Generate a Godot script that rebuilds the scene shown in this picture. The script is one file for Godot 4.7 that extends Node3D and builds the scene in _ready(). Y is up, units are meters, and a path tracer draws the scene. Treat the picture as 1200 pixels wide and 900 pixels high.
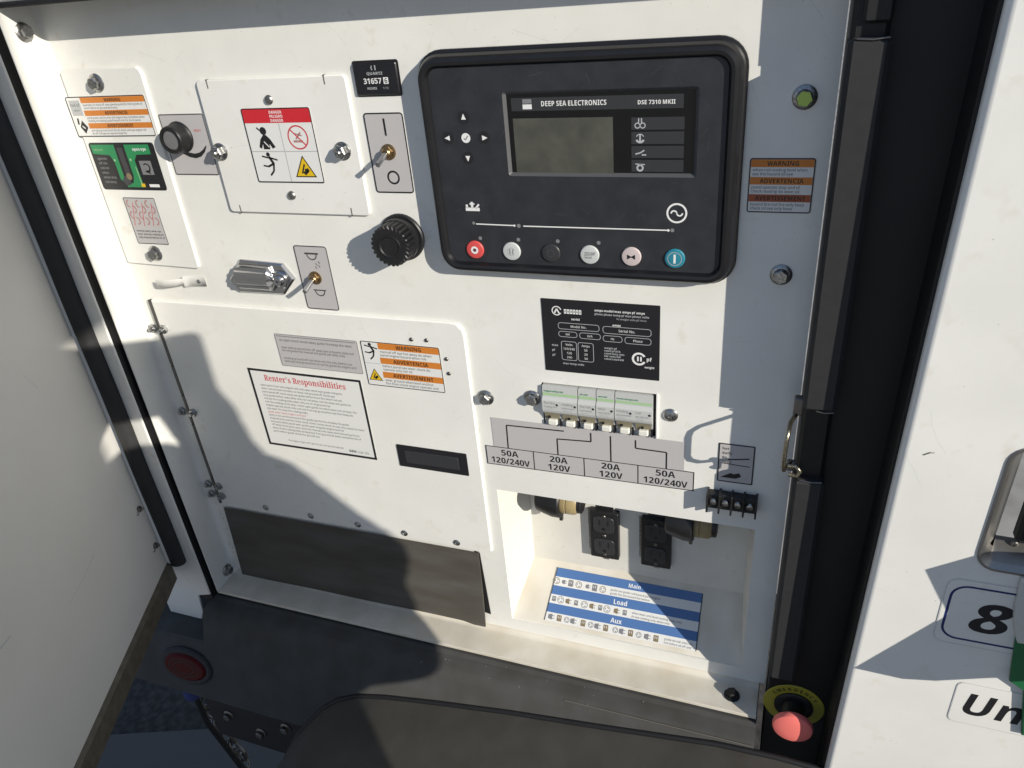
extends Node3D
# Open service door of a white trailer generator: the recessed control panel, its devices, labels and surround.
# Panel coordinates in millimetres: u to the right, v up from the panel's lower edge, z out of the panel towards the viewer.

const SUN := Vector3(1.75, 0.80, 1.0)      # towards the sun
const FLOOR_V := -800.0

var M := {}
var taken := {}
var fonts := {}
var glyphs := {}
var rng := RandomNumberGenerator.new()


func P(u: float, v: float, z: float = 0.0) -> Vector3:
	return Vector3(u, v - FLOOR_V, z) * 0.001


# ------------------------------------------------------------------ shapes
class Sh:
	var st := SurfaceTool.new()
	var xf := Transform3D()
	var g := -1
	var next := 1
	var count := 0

	func _init():
		st.begin(Mesh.PRIMITIVE_TRIANGLES)

	func at(x: float, y: float, z: float = 0.0) -> Sh:
		xf = Transform3D(Basis(), Vector3(x, y, z))
		return self

	func tri(a: Vector3, b: Vector3, c: Vector3):
		st.set_smooth_group(g)
		st.add_vertex(xf * a * 0.001)
		st.add_vertex(xf * c * 0.001)
		st.add_vertex(xf * b * 0.001)
		count += 1

	func quad(a: Vector3, b: Vector3, c: Vector3, d: Vector3):
		tri(a, b, c)
		tri(a, c, d)

	func box(lo: Vector3, hi: Vector3, bev: float = 0.0):
		var c := (lo + hi) * 0.5
		var h := (hi - lo) * 0.5
		g = -1
		var s := func(x, y, z, k): # corner of a face that looks along axis k, drawn in by the bevel
			var e := Vector3(h.x * x, h.y * y, h.z * z)
			for j in 3:
				if j != k:
					e[j] -= signf(e[j]) * bev
			return c + e
		for k in 3:
			for sg in [-1, 1]:
				var q := []
				for t in [[-1, -1], [1, -1], [1, 1], [-1, 1]]:
					var e := [0, 0, 0]
					e[k] = sg
					e[(k + 1) % 3] = t[0]
					e[(k + 2) % 3] = t[1]
					q.append(s.call(e[0], e[1], e[2], k))
				if sg > 0:
					quad(q[0], q[1], q[2], q[3])
				else:
					quad(q[3], q[2], q[1], q[0])
		if bev <= 0.0:
			return
		for k in 3: # edges along axis k
			var i := (k + 1) % 3
			var j := (k + 2) % 3
			for si in [-1, 1]:
				for sj in [-1, 1]:
					var e0 := [0, 0, 0]
					e0[i] = si
					e0[j] = sj
					e0[k] = -1
					var e1 := e0.duplicate()
					e1[k] = 1
					var a = s.call(e0[0], e0[1], e0[2], i)
					var b = s.call(e0[0], e0[1], e0[2], j)
					var d = s.call(e1[0], e1[1], e1[2], i)
					var f = s.call(e1[0], e1[1], e1[2], j)
					if si * sj > 0:
						quad(a, b, f, d)
					else:
						quad(b, a, d, f)
		for x in [-1, 1]:
			for y in [-1, 1]:
				for z in [-1, 1]:
					var a = s.call(x, y, z, 0)
					var b = s.call(x, y, z, 1)
					var d = s.call(x, y, z, 2)
					if x * y * z > 0:
						tri(a, b, d)
					else:
						tri(b, a, d)

	static func inset(p: PackedVector2Array, d: float) -> PackedVector2Array:
		var o := PackedVector2Array()
		var n := p.size()
		for i in n:
			var e0 := (p[i] - p[(i + n - 1) % n]).normalized()
			var e1 := (p[(i + 1) % n] - p[i]).normalized()
			var n0 := Vector2(-e0.y, e0.x)
			var n1 := Vector2(-e1.y, e1.x)
			var b := n0 + n1
			o.append(p[i] + b * (d / maxf(0.3, b.dot(n0))))
		return o

	func wall(p: PackedVector2Array, z0: float, q: PackedVector2Array, z1: float):
		var n := p.size()
		next += 1
		g = next
		var start := next
		for i in n:
			var e0 := (p[i] - p[(i + n - 1) % n]).normalized()
			var e1 := (p[(i + 1) % n] - p[i]).normalized()
			if i > 0 and absf(e0.angle_to(e1)) > 0.6:
				next += 1
				g = next
			if i == n - 1:
				var e2 := (p[0] - p[i]).normalized()
				var e3 := (p[1] - p[0]).normalized()
				if absf(e2.angle_to(e3)) <= 0.6 and absf(e0.angle_to(e1)) <= 0.6:
					pass
			var j := (i + 1) % n
			quad(Vector3(p[i].x, p[i].y, z0), Vector3(p[j].x, p[j].y, z0), Vector3(q[j].x, q[j].y, z1), Vector3(q[i].x, q[i].y, z1))
		g = -1
		if start < 0:
			return

	func cap(p: PackedVector2Array, z: float, up: bool = true):
		g = -1
		var t := Geometry2D.triangulate_polygon(p)
		for i in range(0, t.size(), 3):
			var a := p[t[i]]
			var b := p[t[i + 1]]
			var c := p[t[i + 2]]
			var ccw := (b - a).cross(c - a) > 0.0
			if ccw != up:
				var s := b
				b = c
				c = s
			tri(Vector3(a.x, a.y, z), Vector3(b.x, b.y, z), Vector3(c.x, c.y, z))

	func prism(p: PackedVector2Array, z0: float, z1: float, bev: float = 0.0, back: bool = true):
		var q := inset(p, bev) if bev > 0.0 else p
		wall(p, z0, p, z1 - bev)
		if bev > 0.0:
			wall(p, z1 - bev, q, z1)
		cap(q, z1)
		if back:
			cap(p, z0, false)

	func ring(outer: PackedVector2Array, inner: PackedVector2Array, z: float):
		g = -1
		var n := outer.size()
		for i in n:
			var j := (i + 1) % n
			quad(Vector3(outer[i].x, outer[i].y, z), Vector3(outer[j].x, outer[j].y, z), Vector3(inner[j].x, inner[j].y, z), Vector3(inner[i].x, inner[i].y, z))

	func lathe(prof: Array, n: int = 20):
		next += 1
		g = next
		for i in prof.size() - 1:
			var a: Vector2 = prof[i]
			var b: Vector2 = prof[i + 1]
			if i > 0 and absf((a - Vector2(prof[i - 1])).angle_to(b - a)) > 0.6:
				next += 1
				g = next
			for k in n:
				var t0 := TAU * k / n
				var t1 := TAU * (k + 1) / n
				var d0 := Vector3(cos(t0), sin(t0), 0)
				var d1 := Vector3(cos(t1), sin(t1), 0)
				var za := Vector3(0, 0, a.y)
				var zb := Vector3(0, 0, b.y)
				if a.x < 0.001:
					tri(za, d1 * b.x + zb, d0 * b.x + zb)
				elif b.x < 0.001:
					tri(d0 * a.x + za, d1 * a.x + za, zb)
				else:
					quad(d0 * a.x + za, d1 * a.x + za, d1 * b.x + zb, d0 * b.x + zb)
		g = -1

	func tube(pts: Array, r: float, n: int = 10, flat: float = 1.0):
		next += 1
		g = next
		var rings := []
		var up := Vector3(0.13, 0.37, 0.92)
		for i in pts.size():
			var p: Vector3 = pts[i]
			var d: Vector3 = (Vector3(pts[mini(i + 1, pts.size() - 1)]) - Vector3(pts[maxi(i - 1, 0)])).normalized()
			var x := up.cross(d).normalized()
			if x.length() < 0.5:
				x = Vector3(1, 0, 0)
			var y := d.cross(x).normalized()
			up = y
			var ring_ := []
			for k in n:
				var t := TAU * k / n
				ring_.append(p + x * (r * cos(t)) + y * (r * flat * sin(t)))
			rings.append(ring_)
		for i in rings.size() - 1:
			for k in n:
				var k1 := (k + 1) % n
				quad(rings[i][k], rings[i][k1], rings[i + 1][k1], rings[i + 1][k])
		g = -1
		for k in n - 2:
			tri(rings[0][0], rings[0][k + 2], rings[0][k + 1])
			var e: Array = rings[-1]
			tri(e[0], e[k + 1], e[k + 2])

	func line(a: Vector2, b: Vector2, w: float, z: float):
		var d := (b - a).normalized()
		var o := Vector2(-d.y, d.x) * (w * 0.5)
		g = -1
		quad(Vector3(a.x - o.x, a.y - o.y, z), Vector3(b.x - o.x, b.y - o.y, z), Vector3(b.x + o.x, b.y + o.y, z), Vector3(a.x + o.x, a.y + o.y, z))

	func rect(x: float, y: float, w: float, h: float, z: float):
		g = -1
		quad(Vector3(x, y, z), Vector3(x + w, y, z), Vector3(x + w, y + h, z), Vector3(x, y + h, z))

	func done() -> ArrayMesh:
		st.generate_normals()
		return st.commit()


func poly(a: Array) -> PackedVector2Array:
	var p := PackedVector2Array()
	for i in range(0, a.size(), 2):
		p.append(Vector2(a[i], a[i + 1]))
	return p


func rrect(x: float, y: float, w: float, h: float, r: float, n: int = 4) -> PackedVector2Array:
	var p := PackedVector2Array()
	for c in [[x + w - r, y + r, -PI / 2], [x + w - r, y + h - r, 0.0], [x + r, y + h - r, PI / 2], [x + r, y + r, PI]]:
		for k in n + 1:
			var t: float = c[2] + PI / 2 * k / n
			p.append(Vector2(c[0] + r * cos(t), c[1] + r * sin(t)))
	return p


func circle(x: float, y: float, r: float, n: int = 24, ry: float = -1.0) -> PackedVector2Array:
	var p := PackedVector2Array()
	for k in n:
		p.append(Vector2(x + r * cos(TAU * k / n), y + (ry if ry > 0 else r) * sin(TAU * k / n)))
	return p


func arc_line(s: Sh, cx: float, cy: float, r: float, a0: float, a1: float, w0: float, w1: float, z: float, n: int = 14):
	s.g = -1
	for k in n:
		var t0 := lerpf(a0, a1, float(k) / n)
		var t1 := lerpf(a0, a1, float(k + 1) / n)
		var wa := lerpf(w0, w1, float(k) / n) * 0.5
		var wb := lerpf(w0, w1, float(k + 1) / n) * 0.5
		var d0 := Vector3(cos(t0), sin(t0), 0)
		var d1 := Vector3(cos(t1), sin(t1), 0)
		var c := Vector3(cx, cy, z)
		s.quad(c + d0 * (r - wa), c + d0 * (r + wa), c + d1 * (r + wb), c + d1 * (r - wb))


# ------------------------------------------------------------------ text
func glyph(t: String, bold: bool, serif: bool = false) -> Dictionary:
	var key := t + str(bold) + str(serif)
	if not glyphs.has(key):
		var f := SystemFont.new()
		f.font_names = PackedStringArray(["Droid Serif" if serif else "Droid Sans"])
		f.font_weight = 700 if bold else 400
		var tm := TextMesh.new()
		tm.font = f
		tm.text = t
		tm.font_size = 48
		tm.pixel_size = 0.02
		tm.curve_step = 4.0
		tm.depth = 0.01
		var a := tm.get_mesh_arrays()
		var v: PackedVector3Array = a[Mesh.ARRAY_VERTEX]
		var n: PackedVector3Array = a[Mesh.ARRAY_NORMAL]
		var ix: PackedInt32Array = a[Mesh.ARRAY_INDEX] if a[Mesh.ARRAY_INDEX] != null else PackedInt32Array(range(v.size()))
		var tris := PackedVector2Array()
		var lo := Vector2(1e9, 1e9)
		var hi := -lo
		for i in range(0, ix.size() - 2, 3):
			if n[ix[i]].z < 0.5:
				continue
			var q := [Vector2(v[ix[i]].x, v[ix[i]].y), Vector2(v[ix[i + 1]].x, v[ix[i + 1]].y), Vector2(v[ix[i + 2]].x, v[ix[i + 2]].y)]
			if (q[1] - q[0]).cross(q[2] - q[0]) < 0.0:
				q = [q[0], q[2], q[1]]
			for p in q:
				tris.append(p)
				lo = lo.min(p)
				hi = hi.max(p)
		glyphs[key] = {"t": tris, "lo": lo, "hi": hi}
	return glyphs[key]


# text of cap height h, its box starting (align 0), centred (0.5) or ending (1) at x, its base at y; w, if given, is the width it is set to
func write(s: Sh, t: String, x: float, y: float, h: float, z: float, align: float = 0.5, bold: bool = true, w: float = 0.0, slant: float = 0.0, serif: bool = false):
	var d := glyph(t, bold, serif)
	var size: Vector2 = d.hi - d.lo
	var ref := glyph("H", bold, serif)
	var k: float = h / (ref.hi.y - ref.lo.y)
	var kx: float = w / size.x if w > 0.0 else k
	var base: float = ref.lo.y
	var x0: float = x - align * size.x * kx
	s.g = -1
	var tr: PackedVector2Array = d.t
	for i in range(0, tr.size(), 3):
		var q := []
		for j in 3:
			var py: float = (tr[i + j].y - base) * k
			q.append(Vector3(x0 + (tr[i + j].x - d.lo.x) * kx + slant * py, y + py, z))
		s.tri(q[0], q[1], q[2])


# a line of small print, h high: common words of safety notices
const WORDS := ["do", "not", "operate", "the", "unit", "before", "reading", "manual", "keep", "away", "from", "hot", "parts", "shock", "hazard", "stop", "engine", "and", "open", "panel", "only", "when", "off", "wear", "eye", "use", "ground", "rod", "check", "oil", "level", "daily", "risk", "of", "fire", "see", "guide"]


const RATINGS := ["kW", "kVA", "Hz", "volts", "amps", "rpm", "phase", "pf", "serial", "model", "rated", "duty", "class", "max", "temp", "weight"]


func small_print(s: Sh, x0: float, x1: float, y: float, h: float, z: float, heavy: float = 0.2, ratings: bool = false):
	var list: Array = RATINGS if ratings else WORDS
	var x := x0
	var tries := 0
	while x < x1 and tries < 6:
		var w: String = list[rng.randi() % list.size()]
		var d := glyph(w, heavy > 0.25)
		var ref := glyph("H", heavy > 0.25)
		var k: float = h / (ref.hi.y - ref.lo.y)
		var long: float = (d.hi.x - d.lo.x) * k
		if x + long > x1 + h * 0.5:
			tries += 1
			continue
		write(s, w, x, y, h, z, 0.0, heavy > 0.25)
		x += long + h * 0.45


# ------------------------------------------------------------------ objects
func numbered(called: String) -> String:
	if not taken.has(called):
		taken[called] = 0
		return called
	taken[called] += 1
	return "%s_%03d" % [called, taken[called]]


func tag(o: Node, label: String, category: String, group: String = "", kind: String = ""):
	o.set_meta("label", label)
	o.set_meta("category", category)
	if group:
		o.set_meta("group", group)
	if kind:
		o.set_meta("kind", kind)


func thing(called: String, label: String, category: String, where: Vector3, group: String = "") -> Node3D:
	var o := Node3D.new()
	o.name = numbered(called)
	add_child(o)
	o.position = where
	tag(o, label, category, group)
	return o


func obj(called: String, s: Sh, m: Material, parent: Node, where: Vector3 = Vector3.ZERO) -> MeshInstance3D:
	var o := MeshInstance3D.new()
	o.name = called
	o.mesh = s.done()
	o.material_override = m
	o.position = where * 0.001
	parent.add_child(o, true)
	return o


func share(called: String, mesh: Mesh, m: Material, parent: Node, where: Vector3, turn: Basis = Basis()) -> MeshInstance3D:
	var o := MeshInstance3D.new()
	o.name = called
	o.mesh = mesh
	o.material_override = m
	o.transform = Transform3D(turn, where * 0.001)
	parent.add_child(o, true)
	return o


# the prints of one label, gathered by ink
class Inks:
	var d := {}
	func on(ink: String) -> Sh:
		if not d.has(ink):
			d[ink] = Sh.new()
		return d[ink]


func lay(inks: Inks, parent: Node):
	for k in inks.d:
		if inks.d[k].count:
			obj(k + "_print", inks.d[k], M["ink_" + k], parent)


# ------------------------------------------------------------------ materials
func noise_image(size: int, freq: float, octaves: int, seed_: int, lo: float, hi: float, tint: Color = Color.WHITE, kind: int = FastNoiseLite.TYPE_SIMPLEX_SMOOTH, power: float = 1.0) -> ImageTexture:
	var f := FastNoiseLite.new()
	f.noise_type = kind
	f.frequency = freq
	f.seed = seed_
	f.fractal_type = FastNoiseLite.FRACTAL_FBM
	f.fractal_octaves = octaves
	var g := f.get_seamless_image(size, size)
	var im := Image.create(size, size, false, Image.FORMAT_RGB8)
	for y in size:
		for x in size:
			var a := pow(g.get_pixel(x, y).r, power)
			var b := lerpf(lo, hi, a)
			im.set_pixel(x, y, Color(lerpf(tint.r, 1.0, a) * b, lerpf(tint.g, 1.0, a) * b, lerpf(tint.b, 1.0, a) * b))
	return ImageTexture.create_from_image(im)


# a light ground with dust specks and short scratches
func speck_image(size: int, base: float, specks: int, bright: float, scratches: int, seed_: int) -> ImageTexture:
	var r := RandomNumberGenerator.new()
	r.seed = seed_
	var f := FastNoiseLite.new()
	f.frequency = 0.012
	f.seed = seed_
	f.fractal_octaves = 4
	var g := f.get_seamless_image(size, size)
	var im := Image.create(size, size, false, Image.FORMAT_RGB8)
	for y in size:
		for x in size:
			var b := base * lerpf(0.86, 1.1, g.get_pixel(x, y).r)
			im.set_pixel(x, y, Color(b, b, b))
	for k in specks:
		var x := r.randi() % size
		var y := r.randi() % size
		var b := lerpf(base, bright, r.randf() * r.randf())
		im.set_pixel(x, y, Color(b, b, b * 0.97))
		if r.randf() < 0.3:
			im.set_pixel((x + 1) % size, y, Color(b, b, b * 0.97))
	for k in scratches:
		var x := r.randf() * size
		var y := r.randf() * size
		var a := r.randf() * TAU
		var b := lerpf(base, bright, r.randf() * 0.6)
		for j in r.randi_range(6, 40):
			im.set_pixel(posmod(int(x), size), posmod(int(y), size), Color(b, b, b))
			x += cos(a)
			y += sin(a)
			a += r.randf_range(-0.05, 0.05)
	return ImageTexture.create_from_image(im)


# white paint as it wears: soft unevenness, fine scratches, smudges of dust and dark specks
func wear_image(size: int, seed_: int) -> ImageTexture:
	var r := RandomNumberGenerator.new()
	r.seed = seed_
	var f := FastNoiseLite.new()
	f.frequency = 0.005
	f.seed = seed_
	f.fractal_octaves = 5
	var g := f.get_seamless_image(size, size)
	f.frequency = 0.02
	f.seed = seed_ + 9
	var g2 := f.get_seamless_image(size, size)
	var im := Image.create(size, size, false, Image.FORMAT_RGB8)
	for y in size:
		for x in size:
			var a := g.get_pixel(x, y).r
			var d := maxf(0.0, g2.get_pixel(x, y).r - 0.66) * maxf(0.0, a - 0.4)
			var b := lerpf(0.96, 1.0, a) - d * 0.45
			im.set_pixel(x, y, Color(b, b - d * 0.12, b - 0.008 - d * 0.35))
	for k in 260:
		var x := r.randi() % size
		var y := r.randi() % size
		var b := 1.0 - r.randf() * r.randf() * 0.5
		im.set_pixel(x, y, im.get_pixel(x, y) * Color(b, b, b * 0.97))
	for k in 46:
		var x := r.randf() * size
		var y := r.randf() * size
		var a := r.randf() * TAU
		var b := 1.0 - r.randf_range(0.015, 0.055)
		for j in r.randi_range(8, 90):
			var px := posmod(int(x), size)
			var py := posmod(int(y), size)
			im.set_pixel(px, py, im.get_pixel(px, py) * Color(b, b, b))
			x += cos(a)
			y += sin(a)
			a += r.randf_range(-0.06, 0.06)
	return ImageTexture.create_from_image(im)


func mat(key: String, c: Color, rough: float, metal: float = 0.0) -> StandardMaterial3D:
	var m := StandardMaterial3D.new()
	m.resource_name = key
	m.albedo_color = c
	m.roughness = rough
	m.metallic = metal
	M[key] = m
	return m


func lin(r: float, g: float, b: float) -> Color:
	return Color(r, g, b).linear_to_srgb()


func tri_tex(m: StandardMaterial3D, t: Texture2D, metres: float):
	m.albedo_texture = t
	m.uv1_triplanar = true
	m.uv1_world_triplanar = true
	m.uv1_scale = Vector3.ONE / metres


func materials():
	var cloudy := wear_image(768, 4)
	var peel := noise_image(256, 0.09, 2, 8, 0.35, 0.65)
	var m := mat("white_paint", lin(0.80, 0.795, 0.765), 0.42)
	tri_tex(m, cloudy, 0.37)
	m.heightmap_enabled = true
	m.heightmap_texture = peel
	m.heightmap_scale = 0.004
	m = mat("white_door", lin(0.80, 0.785, 0.745), 0.6)
	tri_tex(m, noise_image(256, 0.008, 6, 12, 0.93, 1.0, Color(0.985, 0.98, 0.96)), 0.9)
	m = mat("white_powder", lin(0.80, 0.795, 0.77), 0.38)
	tri_tex(m, cloudy, 0.51)
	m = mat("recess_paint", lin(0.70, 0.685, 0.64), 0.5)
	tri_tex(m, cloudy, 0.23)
	m = mat("cream_paint", lin(0.72, 0.69, 0.62), 0.55)  # darker, creamier white for the bottom flange and recess shelf
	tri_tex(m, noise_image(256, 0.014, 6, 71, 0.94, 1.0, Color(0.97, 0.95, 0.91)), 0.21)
	m = mat("controller_plastic", lin(0.100, 0.107, 0.128), 0.5)
	tri_tex(m, speck_image(512, 0.5, 1900, 1.0, 34, 5), 0.16)
	m = mat("bezel_rubber", lin(0.020, 0.020, 0.023), 0.36)
	tri_tex(m, speck_image(256, 0.72, 400, 1.0, 14, 6), 0.12)
	m = mat("screen_glass", lin(0.008, 0.008, 0.009), 0.12)
	tri_tex(m, speck_image(512, 0.6, 240, 1.0, 6, 7), 0.14)
	m = mat("lcd", lin(0.130, 0.133, 0.108), 0.3)
	tri_tex(m, speck_image(256, 0.78, 260, 1.0, 4, 9), 0.10)
	mat("display_edge", lin(0.085, 0.086, 0.090), 0.4)  # lighter than the strips: lit look of the bevel put into its colour
	mat("strip_dark", lin(0.030, 0.031, 0.034), 0.4)
	m = mat("black_plastic", lin(0.022, 0.022, 0.024), 0.45)
	tri_tex(m, speck_image(256, 0.75, 300, 1.0, 10, 16), 0.08)
	mat("knob_face", lin(0.16, 0.16, 0.165), 0.45)
	m = mat("rubber_flap", lin(0.100, 0.096, 0.088), 0.75)
	tri_tex(m, noise_image(256, 0.012, 6, 21, 0.84, 1.0, Color(0.97, 0.93, 0.86)), 0.22)
	m.uv1_scale = Vector3(2.2, 9.0, 4.0)
	m = mat("jamb_black", lin(0.012, 0.012, 0.013), 0.6)
	tri_tex(m, speck_image(256, 0.75, 160, 1.0, 6, 26), 0.3)
	m = mat("seal_black", lin(0.024, 0.024, 0.025), 0.7)
	tri_tex(m, noise_image(256, 0.03, 5, 31, 0.88, 1.0), 0.11)
	m = mat("base_black", lin(0.080, 0.081, 0.081), 0.8)
	m.metallic_specular = 0.25
	tri_tex(m, noise_image(512, 0.012, 6, 41, 0.88, 1.0, Color(0.98, 0.96, 0.92)), 0.31)
	m = mat("fender_plastic", lin(0.072, 0.070, 0.064), 0.8)
	tri_tex(m, noise_image(256, 0.02, 6, 43, 0.88, 1.0, Color(0.97, 0.93, 0.86)), 0.3)
	m = mat("trim_brown", lin(0.17, 0.145, 0.105), 0.7)
	tri_tex(m, noise_image(256, 0.03, 5, 47, 0.7, 1.0), 0.12)
	m = mat("latch_metal", lin(0.40, 0.39, 0.37), 0.42, 1.0)
	tri_tex(m, noise_image(128, 0.02, 4, 57, 0.85, 1.0), 0.1)
	m = mat("zinc", lin(0.62, 0.62, 0.61), 0.32, 1.0)
	tri_tex(m, noise_image(128, 0.06, 4, 51, 0.6, 1.0), 0.02)
	m = mat("chrome", lin(0.50, 0.50, 0.51), 0.2, 1.0)
	mat("steel_dark", lin(0.20, 0.19, 0.18), 0.4, 1.0)
	m = mat("striker_wire", lin(0.62, 0.56, 0.42), 0.3, 1.0)
	tri_tex(m, noise_image(128, 0.06, 4, 53, 0.55, 1.0), 0.02)
	mat("bronze", lin(0.36, 0.25, 0.13), 0.35, 1.0)
	mat("tan_nylon", lin(0.32, 0.25, 0.125), 0.45)
	mat("paint_mark_green", lin(0.46, 0.62, 0.12), 0.5)
	mat("breaker_white", lin(0.50, 0.51, 0.50), 0.4)
	mat("breaker_olive", lin(0.27, 0.24, 0.16), 0.5)
	mat("lever_white", lin(0.74, 0.73, 0.66), 0.4)
	m = mat("button_red", lin(0.62, 0.075, 0.07), 0.5)
	m = mat("stop_red", lin(0.84, 0.19, 0.165), 0.6)
	mat("button_white", lin(0.52, 0.54, 0.53), 0.5)
	mat("button_pink", lin(0.55, 0.47, 0.46), 0.5)
	mat("button_teal", lin(0.02, 0.21, 0.29), 0.5)
	mat("button_black", lin(0.030, 0.031, 0.034), 0.4)
	m = mat("lens_red", lin(0.075, 0.006, 0.006), 0.5)
	m.metallic_specular = 0.25
	mat("sheet_white", lin(0.72, 0.72, 0.70), 0.4)
	mat("sheet_grey", lin(0.47, 0.455, 0.455), 0.42)
	mat("sheet_shade_grey", lin(0.36, 0.36, 0.40), 0.45)
	mat("sheet_black", lin(0.011, 0.011, 0.014), 0.35)
	mat("sheet_blue", lin(0.045, 0.12, 0.33), 0.4)
	mat("sheet_clear_white", lin(0.80, 0.80, 0.78), 0.3)
	for k in {"black": [0.012, 0.012, 0.014], "dark": [0.05, 0.05, 0.055], "grey": [0.2, 0.2, 0.21], "pale": [0.42, 0.43, 0.44], "white": [0.76, 0.76, 0.75], "orange": [0.60, 0.20, 0.028],
			"rust": [0.36, 0.085, 0.03], "red": [0.56, 0.02, 0.03], "softred": [0.55, 0.07, 0.08], "yellow": [0.70, 0.46, 0.01], "green": [0.02, 0.24, 0.085], "lightgreen": [0.34, 0.52, 0.28], "blue": [0.075, 0.165, 0.38],
			"navy": [0.012, 0.022, 0.13], "pink": [0.40, 0.22, 0.21], "gasyellow": [0.38, 0.33, 0.035], "brown": [0.22, 0.17, 0.10]}.keys():
		var c: Array = {"black": [0.012, 0.012, 0.014], "dark": [0.05, 0.05, 0.055], "grey": [0.2, 0.2, 0.21], "pale": [0.42, 0.43, 0.44], "white": [0.76, 0.76, 0.75], "orange": [0.60, 0.20, 0.028],
			"rust": [0.36, 0.085, 0.03], "red": [0.56, 0.02, 0.03], "softred": [0.55, 0.07, 0.08], "yellow": [0.70, 0.46, 0.01], "green": [0.02, 0.24, 0.085], "lightgreen": [0.34, 0.52, 0.28], "blue": [0.075, 0.165, 0.38],
			"navy": [0.012, 0.022, 0.13], "pink": [0.40, 0.22, 0.21], "gasyellow": [0.38, 0.33, 0.035], "brown": [0.22, 0.17, 0.10]}[k]
		mat("ink_" + k, lin(c[0], c[1], c[2]), 0.45)
	m = mat("cloth_blue", lin(0.035, 0.05, 0.17), 0.9)
	m = mat("film_green", lin(0.012, 0.13, 0.045), 0.45)
	m = mat("film_grey", lin(0.55, 0.56, 0.53), 0.4)
	m = mat("concrete", lin(0.50, 0.47, 0.42), 0.9)
	tri_tex(m, noise_image(256, 0.03, 6, 63, 0.7, 1.0), 1.6)
	m = mat("asphalt", lin(0.082, 0.074, 0.066), 0.95)  # darker than the yard: shade under the trailer put into the ground colour
	tri_tex(m, noise_image(512, 0.05, 6, 61, 0.55, 1.0), 0.6)
	mat("timber", lin(0.10, 0.09, 0.08), 0.9)
	mat("grime", lin(0.12, 0.11, 0.095), 0.8)
	mat("skin", lin(0.45, 0.27, 0.19), 0.55)
	mat("cloth_vest", lin(0.55, 0.30, 0.02), 0.85)
	mat("cloth_dark", lin(0.03, 0.035, 0.05), 0.9)


# ------------------------------------------------------------------ fasteners
var bolt_mesh := {}


func hex(r: float, turn: float = 0.0) -> PackedVector2Array:
	var p := PackedVector2Array()
	for k in 6:
		p.append(Vector2(cos(TAU * k / 6 + turn), sin(TAU * k / 6 + turn)) * r)
	return p


func fastener(kind: String) -> Mesh:
	if not bolt_mesh.has(kind):
		var s := Sh.new()
		match kind:
			"bolt":       # flanged hex head
				s.lathe([Vector2(8.6, 0), Vector2(8.6, 0.9), Vector2(7.8, 1.6), Vector2(5.8, 2.2)], 22)
				s.prism(hex(6.1, 0.3), 1.6, 7.0, 0.8)
			"thumb":      # tall knurled nut with washer
				s.lathe([Vector2(8.2, 0), Vector2(8.2, 1.0), Vector2(7.6, 1.5), Vector2(5.4, 1.6)], 24)
				s.prism(hex(6.2, 0.1), 1.4, 7.8, 0.8)
				s.lathe([Vector2(3.0, 7.6), Vector2(3.0, 10.0), Vector2(2.3, 10.8), Vector2(0, 10.8)], 14)
			"pan":        # low round head with a cross slot
				s.lathe([Vector2(7.0, 0), Vector2(7.0, 0.7), Vector2(5.4, 2.1), Vector2(2.4, 2.9), Vector2(1.9, 1.9), Vector2(0, 1.6)], 22)
			"small":      # small machine screw
				s.lathe([Vector2(3.1, 0), Vector2(3.1, 0.7), Vector2(2.4, 1.6), Vector2(0.9, 2.0), Vector2(0.7, 1.2), Vector2(0, 1.1)], 16)
			"tiny":
				s.lathe([Vector2(2.2, 0), Vector2(2.2, 0.5), Vector2(1.5, 1.2), Vector2(0.6, 1.3), Vector2(0.5, 0.7), Vector2(0, 0.7)], 14)
			"nut":        # nut on a stud
				s.prism(hex(4.3, 0.2), 0, 3.0, 0.5)
				s.lathe([Vector2(1.9, 2.8), Vector2(1.9, 5.6), Vector2(1.4, 6.1), Vector2(0, 6.1)], 12)
		bolt_mesh[kind] = s.done()
	return bolt_mesh[kind]


func bolt(parent: Node, kind: String, x: float, y: float, z: float, m: String = "zinc", called: String = "bolt", turn: float = -1.0) -> MeshInstance3D:
	var t := turn if turn >= 0.0 else rng.randf() * TAU
	return share(called, fastener(kind), M[m], parent, Vector3(x, y, z), Basis(Vector3(0, 0, 1), t))


# ================================================================== scene
func _ready():
	rng.seed = 11
	camera_and_light()
	materials()
	ground_and_surroundings()
	panel()
	jambs()
	doors()
	base()
	plates()
	stickers()
	devices()
	controller()
	breakers()
	outlets()
	right_side()
	bystander()
	shade_enclosure()


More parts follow.
